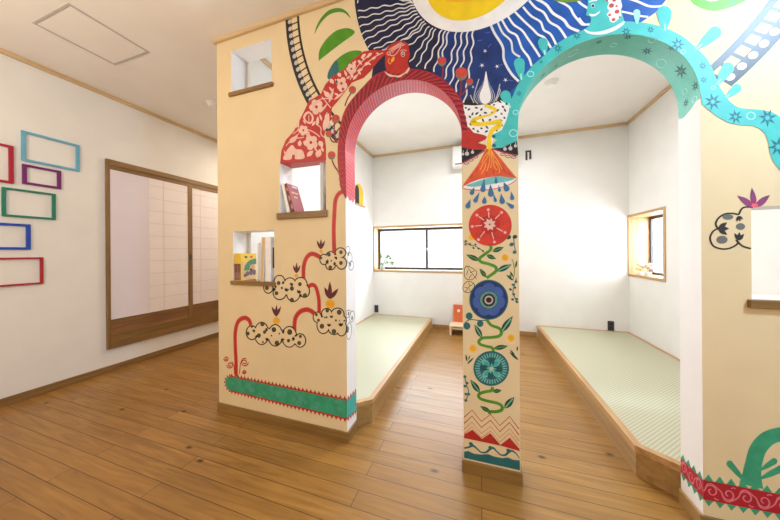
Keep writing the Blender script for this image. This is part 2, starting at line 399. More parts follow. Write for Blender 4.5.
def leaf(a, b, w, m, ly, bend=0, rib=None):                                       # px: base a, tip b
    a = Vector(a); b = Vector(b); d = b-a; p = Vector((-d.y, d.x)).normalized(); up = []; dn = []
    for i in range(9):
        t = i/8; h = w/2*math.sin(math.pi*t**.85); c = a+d*t+p*bend*math.sin(math.pi*t)
        up.append(tuple(c+p*h)); dn.append(tuple(c-p*h))
    poly(up+dn[::-1][1:-1], m, ly, False)
    if rib: stroke([tuple(a+d*t+p*bend*math.sin(math.pi*t)) for t in (.08, .35, .6, .86)], max(.7, w*.2), rib, ly+1)
def paddle(a, b, w, m, ly):                                                       # px: round-ended bud from stem a to top b
    a = Vector(a); b = Vector(b); d = (b-a); L = d.length; d = d/L; p = Vector((-d.y, d.x)); r = w/2; P = [tuple(a-p*1), tuple(a+p*1), tuple(a+d*(L*.4)+p*r*.78)]
    c = a+d*(L-r); t0 = math.atan2(p.y, p.x); t1 = t0-math.pi
    s_ = 1 if (math.cos(t0-math.pi/2)*d.x+math.sin(t0-math.pi/2)*d.y) > 0 else -1
    P += [(c.x+r*math.cos(t0-s_*math.pi*i/10), c.y+r*math.sin(t0-s_*math.pi*i/10)) for i in range(11)]
    poly(P+[tuple(a+d*(L*.4)-p*r*.78)], m, ly, False)
def star(c, r, m, ly, k=6, rot=.3, inner=.38):
    P = []
    for i in range(2*k):
        t = rot+math.pi*i/k; rr = r if i % 2 == 0 else r*inner
        P.append((c[0]+rr*math.cos(t), c[1]+rr*math.sin(t)))
    poly(P, m, ly, False)
def petals(c, r, k, m, ly, w=.5, rot=0, r0=.12):
    for i in range(k):
        t = rot+2*math.pi*i/k; a = (c[0]+r*r0*math.cos(t), c[1]+r*r0*math.sin(t)); b = (c[0]+r*math.cos(t), c[1]+r*math.sin(t))
        leaf(a, b, r*w, m, ly)
def wavy(P, amp, wl_, w, m, ly):                                                  # px polyline -> wavy stroke
    Q = smooth(P, False, 12); L = 0; out = []
    for i, p in enumerate(Q):
        if i: L += math.hypot(p[0]-Q[i-1][0], p[1]-Q[i-1][1])
        a = Q[max(i-1, 0)]; b = Q[min(i+1, len(Q)-1)]; d = math.hypot(b[0]-a[0], b[1]-a[1]) or 1
        o = amp*math.sin(2*math.pi*L/wl_); out.append((p[0]-(b[1]-a[1])/d*o, p[1]+(b[0]-a[0])/d*o))
    stroke(out, w, m, ly, False)

# ---- sun, sky and the striped film ring (true circles on the wall)
def arc(cx, cz, r, a0, a1, n): return [(cx+r*math.cos(a0+(a1-a0)*i/n), cz+r*math.sin(a0+(a1-a0)*i/n)) for i in range(n+1)]
def ringsec(cx, cz, r0, r1, a0, a1, m, ly, n=40): face(arc(cx, cz, r1, a0, a1, n)+arc(cx, cz, r0, a1, a0, n), m, ly)
R_ = math.radians
FX, FZ = .066, 2.415
for a0, a1, step in ((R_(182), R_(206), 2.05), (R_(206), R_(225), 2.05), (R_(313.6), R_(358), 2.15)):
    lf = a0 < R_(300); ringsec(FX, FZ, 1.036 if lf else 1.030, 1.050 if lf else 1.053, a0, a1, BLACK, 1); ringsec(FX, FZ, 1.088, 1.130, a0, a1, BLACK, 1)
    k = int((a1-a0)/R_(step))
    for i in range(k+1):
        t = a0+(a1-a0)*i/k; w = R_(.42 if lf else .6)
        ringsec(FX, FZ, 1.045, 1.092, t-w/2, t+w/2, BLACK, 1, 2)
        tm = t+(a1-a0)/k/2; rr = .0135 if lf else .0128
        disc(FX+(1.101 if lf else 1.104)*math.cos(tm), FZ+(1.101 if lf else 1.104)*math.sin(tm), rr, DOTW if lf else WHT, 2, 18)
SX, SZ, SR = .099, 2.40, .72
# the sky disc: dark half on the left, lighter blue on the right
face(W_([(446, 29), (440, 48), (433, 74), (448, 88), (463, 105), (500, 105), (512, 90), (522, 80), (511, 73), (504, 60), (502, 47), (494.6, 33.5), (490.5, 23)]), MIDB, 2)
acL, acR, ar = (XB+XC)/2, (XD+XE)/2, (XC-XB)/2+.028
mid_low = [wl(462.5, 104), wl(486, 104.5), wl(509.5, 104)]
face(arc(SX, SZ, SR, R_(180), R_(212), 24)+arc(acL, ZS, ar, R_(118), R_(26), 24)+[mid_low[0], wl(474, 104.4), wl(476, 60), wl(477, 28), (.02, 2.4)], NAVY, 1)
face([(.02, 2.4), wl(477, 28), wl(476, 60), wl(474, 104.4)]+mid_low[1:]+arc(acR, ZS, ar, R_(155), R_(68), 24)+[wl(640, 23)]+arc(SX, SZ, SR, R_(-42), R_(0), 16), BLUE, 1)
disc(.002, 2.350, .323, WHT, 4); disc(-.02, 2.303, .221, YEL, 5); disc(-.03, 2.37, .20, YOR, 6)
LN = [((412, 2), (368, -6), (357, 3)), ((413, 3), (385, 6), (358, 11.5)), ((414.5, 5.5), (385, 12), (358.5, 18.5)), ((415, 8), (386, 17), (359.5, 27)),
      ((416.5, 11), (390, 21), (361, 34.5)), ((417.5, 14), (392, 26), (363.5, 41)), ((419.5, 16.5), (395, 32), (367.5, 47)), ((422, 19.5), (398, 38), (374, 49.5)),
      ((424.5, 21.5), (403, 40), (382, 50)), ((426, 23.5), (416, 33), (404, 40)), ((429.5, 26.5), (420, 37), (409, 45.5)), ((433, 28), (424, 42), (410, 62)), ((436, 29), (427, 46), (417, 67))]
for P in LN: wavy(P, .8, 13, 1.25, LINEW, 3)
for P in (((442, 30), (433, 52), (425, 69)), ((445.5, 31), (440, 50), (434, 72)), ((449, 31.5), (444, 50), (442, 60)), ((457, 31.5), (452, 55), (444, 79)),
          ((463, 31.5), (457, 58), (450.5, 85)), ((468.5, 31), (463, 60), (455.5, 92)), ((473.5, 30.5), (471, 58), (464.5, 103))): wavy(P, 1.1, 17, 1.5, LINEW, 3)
for P, w in ((((490.5, 24.5), (494.6, 33.5), (502.7, 47), (504, 60), (510.8, 73), (518.8, 81.5)), 2.2),
          (((497.5, 22), (502.7, 33), (510.8, 41), (513, 52), (520, 57)), 1.8), (((502, 20), (508.7, 31), (516.7, 35.8), (522, 48.5), (528.8, 57.7), (531.5, 66)), 1.9),
          (((508, 16.5), (513.8, 24.8), (522, 30.6), (528, 39), (534.6, 48.5), (540, 57)), 1.9), (((515, 12), (524.8, 22), (532.3, 28.8), (538, 34.6), (544.4, 38), (551, 48)), 1.9),
          (((523, 7), (531, 16), (540.4, 22), (543.8, 30), (550.8, 34.6), (556, 44.6)), 1.9), (((529, .5), (535.8, 8), (543.8, 12.7), (549.6, 22), (558.8, 27.7), (566, 38)), 2),
          (((536, -1), (546, 4.6), (553, 13.3), (563.5, 20), (569, 27), (579, 31.5)), 2.4), (((558, 1), (569, 7), (573.8, 15), (579.6, 22), (583, 24.8), (589.5, 24.2)), 2),
          (((576, -1), (581, 4), (588, 8.5)), 2), (((579, 18), (583.5, 23.7), (589.5, 25)), 1.6), (((626, -2), (637.7, 1.7), (649, 6.3), (660.8, 6.3), (664, 4)), 2),
          (((620.5, 11.5), (629.6, 13.3), (640, 16), (648, 17)), 1.8)): stroke(P, w, LINEW if P[0][0] < 500 else WHT, 3)
for a in (-4, -9, -14, -19, -24):                                     # rays above the top edge of the photograph
    Q = [(SX+r*math.cos(R_(a))-.012*math.sin(r*55)*math.sin(R_(a)), SZ+r*math.sin(R_(a))+.012*math.sin(r*55)) for r in [.24+.012*i for i in range(40)] if r < .71]
    ribbon(Q, .009, WHT, 3)
for c, r in (((485, 51), 2.4), ((482, 65.5), 2.8), ((497, 66.5), 2.6), ((505.5, 80), 2.8), ((473, 87), 1.8)): star(c, r, WHT, 3, 5, .4, .22)
for a, b in (((477.5, 41), (482, 40)), ((485, 33), (490, 32.2)), ((488, 47.5), (491, 44)), ((499, 66), (503, 64)), ((508, 80), (513, 81))): stroke([a, b], 1.1, FBLUE, 3, False)
# seed flame between the arches
poly([(463, 103.5), (470, 99), (485, 102), (500, 97), (507, 104), (490, 108), (470, 108)], BLACK, 3)
for q_, (k, m) in enumerate(((9.8, DOTW), (9.2, MIDB), (8.4, FBLUE), (7.4, DOTW), (6.7, NAVY), (5.9, LINEW), (5.0, WHT))):
    poly([(486, 76-q_*.8), (486+k*.42, 85), (485.5+k*.95, 95), (485.5+k*.75, 101.5), (485, 105-q_*.15), (485-k*.75, 101.5), (485-k*.95, 95), (485.8-k*.42, 85)], m, 4+q_)
for P in (((474, 103), (471.5, 98), (470.5, 95)), ((478, 104), (474, 97), (479, 79)), ((493, 104), (497, 96), (500, 84)), ((496, 101), (500, 92), (499, 88))): stroke(P, .9, DOTW, 5)
# speckled ground and the yellow river
poly([(463, 105), (474.6, 105.6), (492, 103.8), (501, 100.4), (509, 106), (511, 112), (508, 121), (503, 130), (495, 136), (492.5, 142), (491, 149), (486, 149), (486, 136), (474, 134), (468, 128), (465, 116)], WHT, 6, False)
rs = random.Random(3)
for x, y in ((469, 109.5), (476.5, 108), (472.5, 114), (477, 113.5), (470, 117), (481.5, 109.5), (485.5, 113), (480, 116), (494, 105), (489, 104.5), (500, 102), (503, 107), (501.5, 114), (497.5, 110.5), (496, 117), (490, 120), (500.5, 120.5), (505, 110.5), (504.5, 118), (483, 120.5), (473.5, 129), (481.5, 128.5), (487, 127.5), (478, 131.5), (486.5, 131.5), (497, 130), (502, 125.5), (470.5, 124.5), (492, 112.5), (506.5, 104), (466, 108)):
    t = rs.uniform(-1.2, 1.2); a = rs.uniform(1.2, 2.3); leaf((x-a*math.cos(t), y-a*math.sin(t)), (x+a*math.cos(t), y+a*math.sin(t)), 1.9, DGREEN if rs.random() < .4 else BLACK, 7)
stroke([(484.5, 105.5), (489.6, 107), (495.4, 110), (492, 114), (483.8, 116.5), (475, 119.5), (473, 122.8), (480.4, 124.4), (490.8, 123), (498.5, 122.3), (499, 126), (493.5, 129.5), (490, 135), (489, 142), (489, 149)],
       [2.4, 3.2, 3, 2, 2.2, 4.4, 5.4, 4, 3.8, 5.2, 5.4, 4.6, 4, 4, 4.8], YEL, 8)
# ---- left leaves
poly([(314.4, 34), (318.5, 22), (327.7, 11), (338, 8), (346, 11), (350.8, 18.5), (345, 13.3), (338, 12), (328.8, 15), (320.8, 23)], GREEN, 1)
poly([(319, 60.4), (319.4, 50.8), (325.4, 40.4), (334.6, 31.7), (343.8, 28.3), (351, 29), (354.2, 33.5), (339, 45), (322, 58.2)], GREEN, 1)
poly([(328.3, 79), (328.8, 70.8), (335.8, 60.4), (346, 52.9), (355.4, 50.5), (362, 52.5), (352, 62), (340, 74)], GREEN, 1)
poly([(328.3, 79), (328.8, 70.8), (336.5, 60), (338.6, 72), (336, 80)], TEAL, 2)
# ---- the red flowered creature
poly([(280.2, 163.5), (281.5, 150.8), (286, 140), (294, 131), (298.8, 122), (303.5, 112.7), (309, 101), (321, 94), (325.4, 84.6), (332.3, 76.5), (343.8, 69.6), (353, 59.6), (363.8, 51.5), (373, 50), (383.5, 50.5), (391, 48.5), (391, 54), (384, 55.5), (377.7, 62), (370.8, 71), (363.8, 78), (352, 82.7), (346, 90.4), (338, 101), (332, 108), (331, 118.5), (326.5, 127.7), (324.4, 135.8), (326, 146), (326.2, 160.5)], RED, 5, False)
poly([(385.5, 54), (388, 47), (396, 41.7), (402, 41), (407.7, 44), (409.4, 51.5), (410, 56), (407.9, 62), (409, 70), (398, 74), (386.5, 70)], RED, 7)
def bloom(c, r, k, ly=6, m=PINK, core=RED, rot=.5):
    for i in range(k):
        t = rot+2*math.pi*i/k; ell((c[0]+r*.58*math.cos(t), c[1]+r*.62*math.sin(t)), r*.46, r*.5, m, ly, 0, 12)
    ell(c, r*.22, r*.24, core, ly+1, 0, 10)
poly([(283.5, 159.5), (285, 154), (288, 149), (292.5, 145), (296, 149), (302, 150), (304.5, 155), (303.8, 158.6), (295.5, 159.2), (295, 155.5), (292.5, 155), (291, 159.4)], PINK, 6)
bloom((311, 142.5), 7, 5, 6); bloom((303.4, 130.4), 4.8, 5); bloom((316.5, 107), 7, 5); bloom((341.5, 83.5), 6, 4); bloom((351.5, 69), 5, 5); bloom((309, 120), 0.1, 3)
poly([(303.5, 119), (304.5, 114), (309, 111.5), (313.5, 116), (313, 122), (309, 124)], PINK, 6); poly([(305.3, 119), (306.3, 115.5), (309, 113.5), (311.8, 117), (311.3, 120.8), (309, 122.4)], RED, 7); stroke([(309, 123), (309, 115)], .8, PINK, 8)
for a, b, w in (((289, 143), (298, 136), 5), ((290, 141), (300, 133), 1.5), ((299.5, 146.5), (300.2, 140), 4), ((319, 141), (323, 147), 5), ((307, 156.5), (313.5, 150.5), 4.5), ((317, 157.5), (320.5, 149), 6),
                ((324, 131), (329, 113), 6), ((317.5, 126), (318, 116), 3), ((321, 112), (328, 103), 2), ((329, 103), (334, 88), 3), ((334, 100), (344, 92), 2.4), ((325, 92), (330, 98), 5), ((330, 79), (334, 84), 4), ((338, 73), (341, 77), 4),
                ((345, 71), (347, 77), 2.5), ((353, 80), (358, 74), 2.5), ((358, 60), (362, 65), 3), ((366, 54), (361, 58), 3), ((372, 53), (367, 57), 3), ((376, 57), (371, 60), 2.6), ((369, 62), (364, 66), 3), ((363, 69), (357, 71), 2.6), ((356, 66), (352, 62), 2.4), ((348, 86), (343, 92), 2)):
    leaf(a, b, w, PINK, 6)
for P in (((299, 131), (308, 130), (315, 133), (320, 137)), ((316, 124), (321, 128), (321, 134), (325, 138)), ((331, 108), (326, 102), (322, 97)), ((357, 76), (364, 66), (375, 57), (383, 53)), ((350, 80), (358, 66), (367, 57)), ((286, 146), (293, 139), (301, 138), (304, 137)), ((312, 104), (322, 99), (333, 99)), ((299, 124), (298, 130), (293, 134))): stroke(P, 1, PINK, 6)
bloom((307.8, 133.8), 2.2, 5, 6)
for a, b, w in (((287, 158), (284, 150), 2), ((299, 127), (296, 123), 2), ((296, 128), (299.5, 121), 2.4), ((306, 124), (303, 120), 1.6), ((312, 126), (316, 121), 2.4), ((322, 121), (319.5, 113.5), 2.2), ((325, 120), (327.5, 112), 2.4), ((306.5, 146), (303, 141), 2), ((317, 151.5), (314, 146), 2), ((323.5, 152), (321, 146), 2.4),
                ((327.5, 96), (323.5, 90), 2.6), ((333.5, 92), (329, 87), 2.4), ((335, 79), (338, 84), 2), ((347, 75), (344, 70), 2), ((346.5, 79), (350.5, 76), 2), ((356, 60.5), (353.5, 65), 2.2), ((361, 57), (365, 60), 2), ((366, 58), (370.5, 55.5), 2), ((371, 65), (367, 62.5), 2), ((376, 53), (380, 54.5), 1.8), ((361, 75), (357.5, 70), 2.2), ((353.5, 78), (350, 73), 2.2), ((343, 92), (338, 88.5), 2.4), ((339, 95.5), (334, 93), 2.2)):
    leaf(a, b, w, PINK, 6)
for i in range(5): stroke([(388.5+i*.9, 50+i*.8), (396, 45.4+i*.9), (401+i*1.0, 42.4+i*.6)], .55, PINK, 8)
stroke([(389, 54.5), (393, 56), (397, 53), (401, 47)], .8, PINK, 8); ringp((388.8, 53.6), 1.6, 1.6, .7, PINK, 8, 12)
ell((403, 54.3), 2.2, 2.7, PINK, 8); ell((403, 54.5), 1.5, 1.9, BLACK, 9); ell((403, 54.4), .6, .8, WHT, 10); stroke([(400.5, 51.3), (403.5, 50), (406.5, 51)], .7, PINK, 8)
poly([(391, 62.5), (392, 58.5), (394.5, 57), (394, 61)], YOR, 8); stroke([(389.5, 58), (388.3, 61.5), (390, 64), (391.5, 63)], .7, YOR, 8)
poly([(384.6, 71.5), (390, 74.5), (398, 75.8), (405, 72.5), (409, 67.5), (409.5, 69.5), (407, 73.5), (403.5, 75), (401, 77.2), (397.5, 77.6), (394, 76.7), (391, 77), (387.5, 75.3)], PINK, 9)
for p in ((388, 77.5), (397, 79), (406, 74.8)): ell(p, .9, 1.3, DGREEN, 9, 0, 8)
# ---- red arch band and its hand
def band(outer_px, cx, r, a_of, m, ly):
    o = W_(smooth(outer_px, False, 4)); inner = [(cx+r*math.cos(a), ZS+r*math.sin(a)) for a in a_of]
    face(o+inner, m, ly)
CLx, RL = (XB+XC)/2, (XC-XB)/2; CRx, RR = (XD+XE)/2, (XE-XD)/2
LO = [(346.4, 198.5), (343.8, 195), (340.4, 187), (339, 174), (337.6, 158.8), (338.2, 143.8), (339.4, 130), (343.8, 112.7), (351, 100.5), (363.8, 86), (374, 75.8), (384.6, 70.9), (396, 68.6), (408.8, 68.6), (423.8, 70.6), (437.7, 75.8), (453, 88.5), (464, 105), (466.5, 116.5), (468.8, 127)]
band(LO, CLx, RL, [R_(-2)*0]+[math.pi*i/40 for i in range(41)]+[math.pi], RED_D, 5)
face([wl(346.4, 198.5), wl(343.8, 195), wl(340.4, 187), wl(339, 174), wl(337.6, 158.8), wl(337.8, 145), (XB, ZS), (XB, wl(347, 198.5)[1])], RED_D, 5)
face([(XC, ZS)]+W_([(468.8, 127), (473.5, 132.7), (483.8, 135), (487, 137), (485.5, 139.6), (478, 143), (485.5, 145), (487, 147), (485.4, 149.8), (473.8, 149.8), (462, 147.5)])+[(XC, wl(461.4, 147.2)[1])], RED, 6)
LOW = W_(smooth(LO, False, 4))
def reach(t):                                                         # how far the band runs out at angle t
    return min([math.hypot(x-CLx, z-ZS) for x, z in LOW if abs(((math.atan2(z-ZS, x-CLx)-t+math.pi) % (2*math.pi))-math.pi) < .09 and z > ZS-.05] or [RL+.03])
for i in range(34):                                                   # stripes across the band
    t = R_(4+5.2*i)
    if t > math.pi: continue
    r1 = reach(t)-.003; sk = R_(10) if t > R_(35) else R_(3); h = R_(1.5)
    r1 = min(r1, reach(t-sk)-.003)
    face([(CLx+(RL+.002)*math.cos(t-h), ZS+(RL+.002)*math.sin(t-h)), (CLx+r1*math.cos(t-sk-h), ZS+r1*math.sin(t-sk-h)), (CLx+r1*math.cos(t-sk+h), ZS+r1*math.sin(t-sk+h)), (CLx+(RL+.002)*math.cos(t+h), ZS+(RL+.002)*math.sin(t+h))], RED_DK, 7)
    ribbon([(CLx+(RL+.002)*math.cos(t+h), ZS+(RL+.002)*math.sin(t+h)), (CLx+r1*math.cos(t-sk+h), ZS+r1*math.sin(t-sk+h))], .0034, ORLINE, 8)
for i in range(7):
    z = ZS-.03*i-.01; ribbon([(XB-.048+.006*max(0, i-4), z+.004), (XB-.003, z)], .004, ORLINE, 7)
stroke([(461.5, 132), (466, 131), (470, 131.5)], 1, ORLINE, 8)
# paint on the inside of the two arches: (angle, depth) -> point just off the surface
def soff(cx, r):
    def put(t, y, off): return (cx+(r-off)*math.cos(t), y, ZS+(r-off)*math.sin(t))
    return put
def soff_px(px, py, cx, r):
    """where the sight line through a pixel meets the arch surface"""
    v = ray(px, py); ox, oz = CAM.x-cx, CAM.z-ZS
    A = v.x*v.x+v.z*v.z; B = 2*(ox*v.x+oz*v.z); C = ox*ox+oz*oz-r*r
    s = (-B+math.sqrt(max(B*B-4*A*C, 0)))/(2*A); p = CAM+v*s
    return (math.atan2(p.z-ZS, p.x-cx), p.y)
pL, pR = soff(CLx, RL), soff(CRx, RR)
for i in range(60):
    t = R_(3+3*i)
    if t < R_(178): ribbon([(t, YM+.001), (t+R_(5 if t > R_(60) else -2), YK-.001)], R_(.55), RED_L if i % 3 else ROSE, 2, pL)
def jl(y, z, off): return (XB+off, y, z)                              # left jamb
z0 = wl(347, 198)[1]
face([(YM, ZS), (YK, ZS), (YK, z0+.02), (YM+.085, z0-.012), (YM+.07, z0+.002), (YM+.045, z0-.006), (YM+.02, z0+.014), (YM, z0)], ROSE, 1, jl)
for i in range(22):
    z = ZS-.011*i
    if z-.014 > z0+.012: ribbon([(YM+.001, z), (YK-.001, z-.018)], .0032, RED_L if i % 2 else RED_S, 2, jl)
# ---- poppies and their stems
for c, r, st in (((352.5, 90), 3.6, ((351, 93.5), (347.5, 99), (345, 106))), ((335.8, 119), 4, ((334.5, 123), (334.5, 134), (337.5, 143))), ((328.8, 134), 3, ((330, 137), (332.5, 141.5), (337.6, 142))), ((331.7, 155.5), 3.8, ((332, 160), (334.5, 166), (339, 172.5))),
                 ((442, 61.5), 4.3, ((442.5, 65), (443, 72), (442, 78))), ((461.5, 74), 6, ((461.5, 80), (461, 88), (460, 97))), ((469.7, 82), 3.3, ((468.5, 85), (465, 91), (461.5, 95)))):
    stroke(st, 1.5, STEMR, 5); ell(c, r, r*1.12, POPG, 6); ell((c[0], c[1]-r*.22), r, r*.86, POPPY, 7)
    for i in range(5): ell((c[0]+r*.5*math.cos(i*2.4), c[1]-r*.25+r*.45*math.sin(i*2.4)), r*.13, r*.13, RED, 8, 0, 6)
# ---- turquoise arch band, tail, hand and head
face(W_(smooth([(502, 129), (506, 121), (509, 110), (509.5, 104), (512.7, 96), (517.3, 85.8), (523, 77), (532.3, 66), (542.7, 57), (554, 46), (567, 37.5), (579.6, 31.7), (592, 26), (607, 22), (623.8, 21.5), (640, 22.6), (653.8, 24.8), (668, 29.5), (683, 37), (697, 49), (706, 58), (712, 68.5), (718, 84), (724.6, 95), (731, 103), (739.6, 108), (753.5, 109.4), (763.8, 110.6), (773, 113), (781, 118.5), (790, 130), (800, 170)], False, 4)) +
     W_([(790, 182), (777.7, 167.7), (772.5, 160.8), (769.6, 152.7), (768.5, 143.5), (765, 134), (759.2, 128.3), (752.3, 125.8), (738.5, 125), (728, 122.7), (717.7, 117), (708.5, 110), (702, 104.5)]) +
     [(CRx+RR*math.cos(math.pi*i/48), ZS+RR*math.sin(math.pi*i/48)) for i in range(1, 49)], TURQ, 7)
face([(XD, ZS)]+W_([(517, 141), (509, 144.4), (502.3, 147.8), (494, 148.4), (491.8, 146), (493.5, 143), (497, 140), (493, 138.3), (491.6, 136.2), (493.5, 134.2), (502, 130), (504, 126)]), TURQ, 7)
for p in ((493.6, 136.4), (494, 145.6)): ell(p, 2, 1.6, STAR, 8)
poly([(588, -3), (587.5, 7), (585.8, 15.6), (589.8, 16.7), (591, 19.6), (589.8, 25.4), (584.6, 29.4), (584, 33), (624, 30), (624, 21), (621, 10), (621, -3)], TURQ, 8, False)
poly([(607, -3), (608.5, 3), (607, 8), (609, 11), (606.6, 15), (609, 18), (610, 21.5), (613, 23), (615.5, 21.5), (618.5, 19), (621, 16.5), (620.5, 11), (622, 6), (620.5, 1), (621, -3)], WHT, 9)
for x, y, a in ((611.2, 6, 2.7), (616.8, 12, 2.5), (609.5, 15.3, 1.6), (613.3, 20, 2), (616.3, 6.5, 1.3), (614, .5, 2), (606.8, 1, 1.2), (619.5, 17.5, 1.2)): ell((x, y), a, a*.8, POPPY, 10, -.4)
ell((592.8, 6), 2.1, 2.3, AQUA, 9); ell((592.8, 6.2), 1.5, 1.5, MAROON, 10); stroke([(588.8, 2.4), (593, 1), (597, .6)], 1.4, WHT, 9)
poly([(589, 14.2), (594, 14.6), (598, 12.5), (600.2, 10.8), (598.5, 14), (594.5, 16.3), (590.5, 16.4)], WHT, 9)
poly([(584, 29.5), (590, 32), (598, 32), (606, 30.2), (614.6, 26.8), (624, 21.6), (623, 25), (616, 30), (608, 33.4), (600, 35), (591, 34.6), (585.8, 32.5)], WHT, 10)
for a, b, w in (((545, 55), (542, 38), 10), ((521.5, 80), (518.5, 58), 11), ((510.5, 108), (503.5, 91), 10.5), ((637, 24), (636.5, 9.5), 7), ((665, 31), (663.5, 6), 15), ((695.5, 50), (719.5, 28.5), 12.5), ((716.5, 85), (731, 63.5), 12), ((725.5, 98), (740, 85.5), 9)):
    paddle(a, b, w, AQUA if a[0] in (637,) else TURQ, 6)
    stroke([(a[0]+(b[0]-a[0])*.0, a[1]+(b[1]-a[1])*.0), (a[0]+(b[0]-a[0])*.28, a[1]+(b[1]-a[1])*.28)], 1.6, AQUA, 8, False)
for c, r in (((557.7, 48.5), 4.2), ((576.7, 35.8), 4.2), ((519, 93.5), 2.8), ((626, 32), 4.5), ((650.4, 30), 3.6), ((677.5, 44.6), 6.5), ((702.5, 66), 4), ((703.5, 80), 3.5), ((712.5, 102), 8), ((735, 117), 6.8), ((767, 118), 8.5), ((777.5, 147), 9), ((541, 62), 2)): star(c, r*1.15, STAR, 8, 7, .2+c[0], .38); star(c, r*.42, TURQ, 9, 7, c[0], .5)
for c, r in (((530.6, 74.2), 3.2), ((513.3, 133.3), 4), ((515.6, 112.5), 2.6), ((750.5, 116), 4.2), ((713, 88), 2), ((683, 52), 2.4)): ringp(c, r, r*.85, .9, AQUA, 8)
def sstar(px, py, r, m=STARD):
    t0, y0 = soff_px(px, py, CRx, RR); P = []
    for i in range(14):
        a = math.pi*i/7; q = r if i % 2 == 0 else r*.35; P.append((t0+q*math.cos(a)/RR, y0+q*math.sin(a)))
    P = [(t, min(max(y, YM+.002), YK-.002)) for t, y in P]; face(P, m, 2, pR)
    face([(t0+(t-t0)*.32, y0+(y-y0)*.32) for t, y in P], TEALD, 3, pR)
def sring(px, py, r, m=AQUA):
    t0, y0 = soff_px(px, py, CRx, RR)
    ribbon([(t0+r*math.cos(2*math.pi*i/20)/RR, y0+r*math.sin(2*math.pi*i/20)) for i in range(20)], .003, m, 2, lambda t, y, o: (CRx+(RR-o)*math.cos(t), y, ZS+(RR-o)*math.sin(t)), True)
for a in ((647, 51, .022), (681, 71, .03), (695.6, 86, .02), (672, 47.5, .018), (599, 42, .013), (628, 37, .016), (686, 103, .018), (543, 75, .016), (556, 66, .012)): sstar(*a)
for a in ((661.3, 63.4, .019), (685, 91.5, .011), (694.8, 99.5, .011), (613.5, 45, .011), (573, 53, .018), (652, 40, .012)): sring(*a)
def jr(y, z, off): return (XE-off, y, z)                              # right jamb
zr = wl(701, 106)[1]; zk = on(681.6, 119, 0, XE).z
face([(YM, ZS), (YK, ZS)]+[(y, min(z, ZS-.002)) for y, z in ((YK, zk+.02), (YK-.006, zk+.004), (YK-.03, zk), (YM+.05, zk+.012), (YM+.02, zk+.035))]+[(YM, ZS-.0021)], TEALD, 1, jr)
# ---- top leaves on the right
poly([(550, -4), (553, 0), (564.6, 2.7), (579.6, 1), (584, -4)], OLIVE, 4)
poly([(686, -9), (691, 1), (698, 6.5), (708, 10), (718, 10.6), (730, 7.5), (740, 3.5), (750, -3), (748, -9)], LIME, 3)
poly([(704, -2), (708, 1.2), (716, .8), (722, -2)], WHT, 4); stroke([(730, 6.5), (734, 1.5), (737, -3)], 1, SEAGR, 4)
# ---- the column between the arches: volcano, rain, three flowers and vines
face([(XC, wl(461.7, 147.3)[1])]+W_([(474, 149.6), (484.5, 149.8), (474, 156.5)])+[(XC, wl(461.7, 163)[1])], BLACK, 3)
face(W_([(492.3, 148.5), (501, 147), (509, 144), (517, 140.4)])+[(XD, wl(517, 155.4)[1])]+W_([(502, 151.4)]), BLACK, 3)
stroke([(461.9, 163.2), (474, 157), (485, 150.5)], 1.2, MAGE, 4); stroke([(492, 148.8), (502, 151.8), (516.9, 155.8)], 1.2, MAGE, 4)
for c, r in (((467, 153.7), 2.1), ((472.5, 152.3), 1.6), ((463, 154.3), 1.3), ((505, 149), 1.8), ((510.4, 148.5), 2), ((515.4, 146), 1.5)): ell(c, r, r, DOTW, 4); stroke([(c[0], c[1]-r), (c[0]+.4, c[1]-r-2.5)], .6, DOTW, 4, False)
for c in ((466.5, 163), (471, 160), (475.5, 157), (503, 154.5), (508, 156.5), (513.5, 157.3)): ringp(c, 2.4, 1.2, .6, PURP, 4, 14)
poly([(462.5, 186.8), (472, 181.5), (490, 177.5), (508, 177), (516.8, 179.8), (511, 184.5), (498, 188.8), (480, 190), (468, 189)], WHT, 3)
poly([(466, 185.6), (474, 182.5), (483, 179.6), (494.6, 176.5), (506, 177), (514.5, 178.7), (507, 181.4), (497, 183.2), (486, 185), (474, 186.8)], TEALL, 4)
poly([(487, 148.5), (491.7, 148.5), (496, 153), (502, 160), (509, 169), (516.8, 178.2), (510, 177.6), (500, 176.2), (490, 177), (480, 179), (470, 182.8), (462.6, 187), (464, 183.5), (471, 174), (478.5, 163.5), (484.5, 152)], VORANGE, 5, False)
stroke([(462.5, 186.6), (464.5, 188.7), (473.8, 190), (482, 190.2), (491, 189.4), (500, 187.7), (507, 185.6), (513, 182.6), (516.7, 179.5)], .8, VORANGE, 4)
for P in (((489, 149), (487.5, 157), (483, 164), (480, 170)), ((489.2, 149), (489.8, 160), (487, 171)), ((490, 149), (493.5, 158), (494, 166), (497, 170)), ((490.6, 149.5), (498, 162), (502.5, 169.5)), ((488, 152), (484, 158), (481.5, 163)), ((491, 152), (492, 162), (490.5, 168)), ((486, 163), (484.5, 169), (481, 174)), ((495, 161), (499, 168), (499.5, 173))): stroke(P, .75, VYEL, 6)
for P in (((479, 166), (476, 172)), ((501, 166), (506, 173)), ((487, 172), (486, 176)), ((493, 170), (494, 174.5)), ((473, 174), (470, 179)), ((508, 172), (511, 176))): stroke(P, .7, RED, 6, False)
def drop(tip, c, r, m=DROP, ly=7):
    d = Vector((c[0]-tip[0], c[1]-tip[1])); p = Vector((-d.y, d.x)).normalized(); P = [tip]
    a0 = math.atan2(d.y, d.x)
    for i in range(11):
        t = a0-R_(115)+R_(230)*i/10; P.append((c[0]+r*math.cos(t), c[1]+r*math.sin(t)))
    poly(P, m, ly, False)
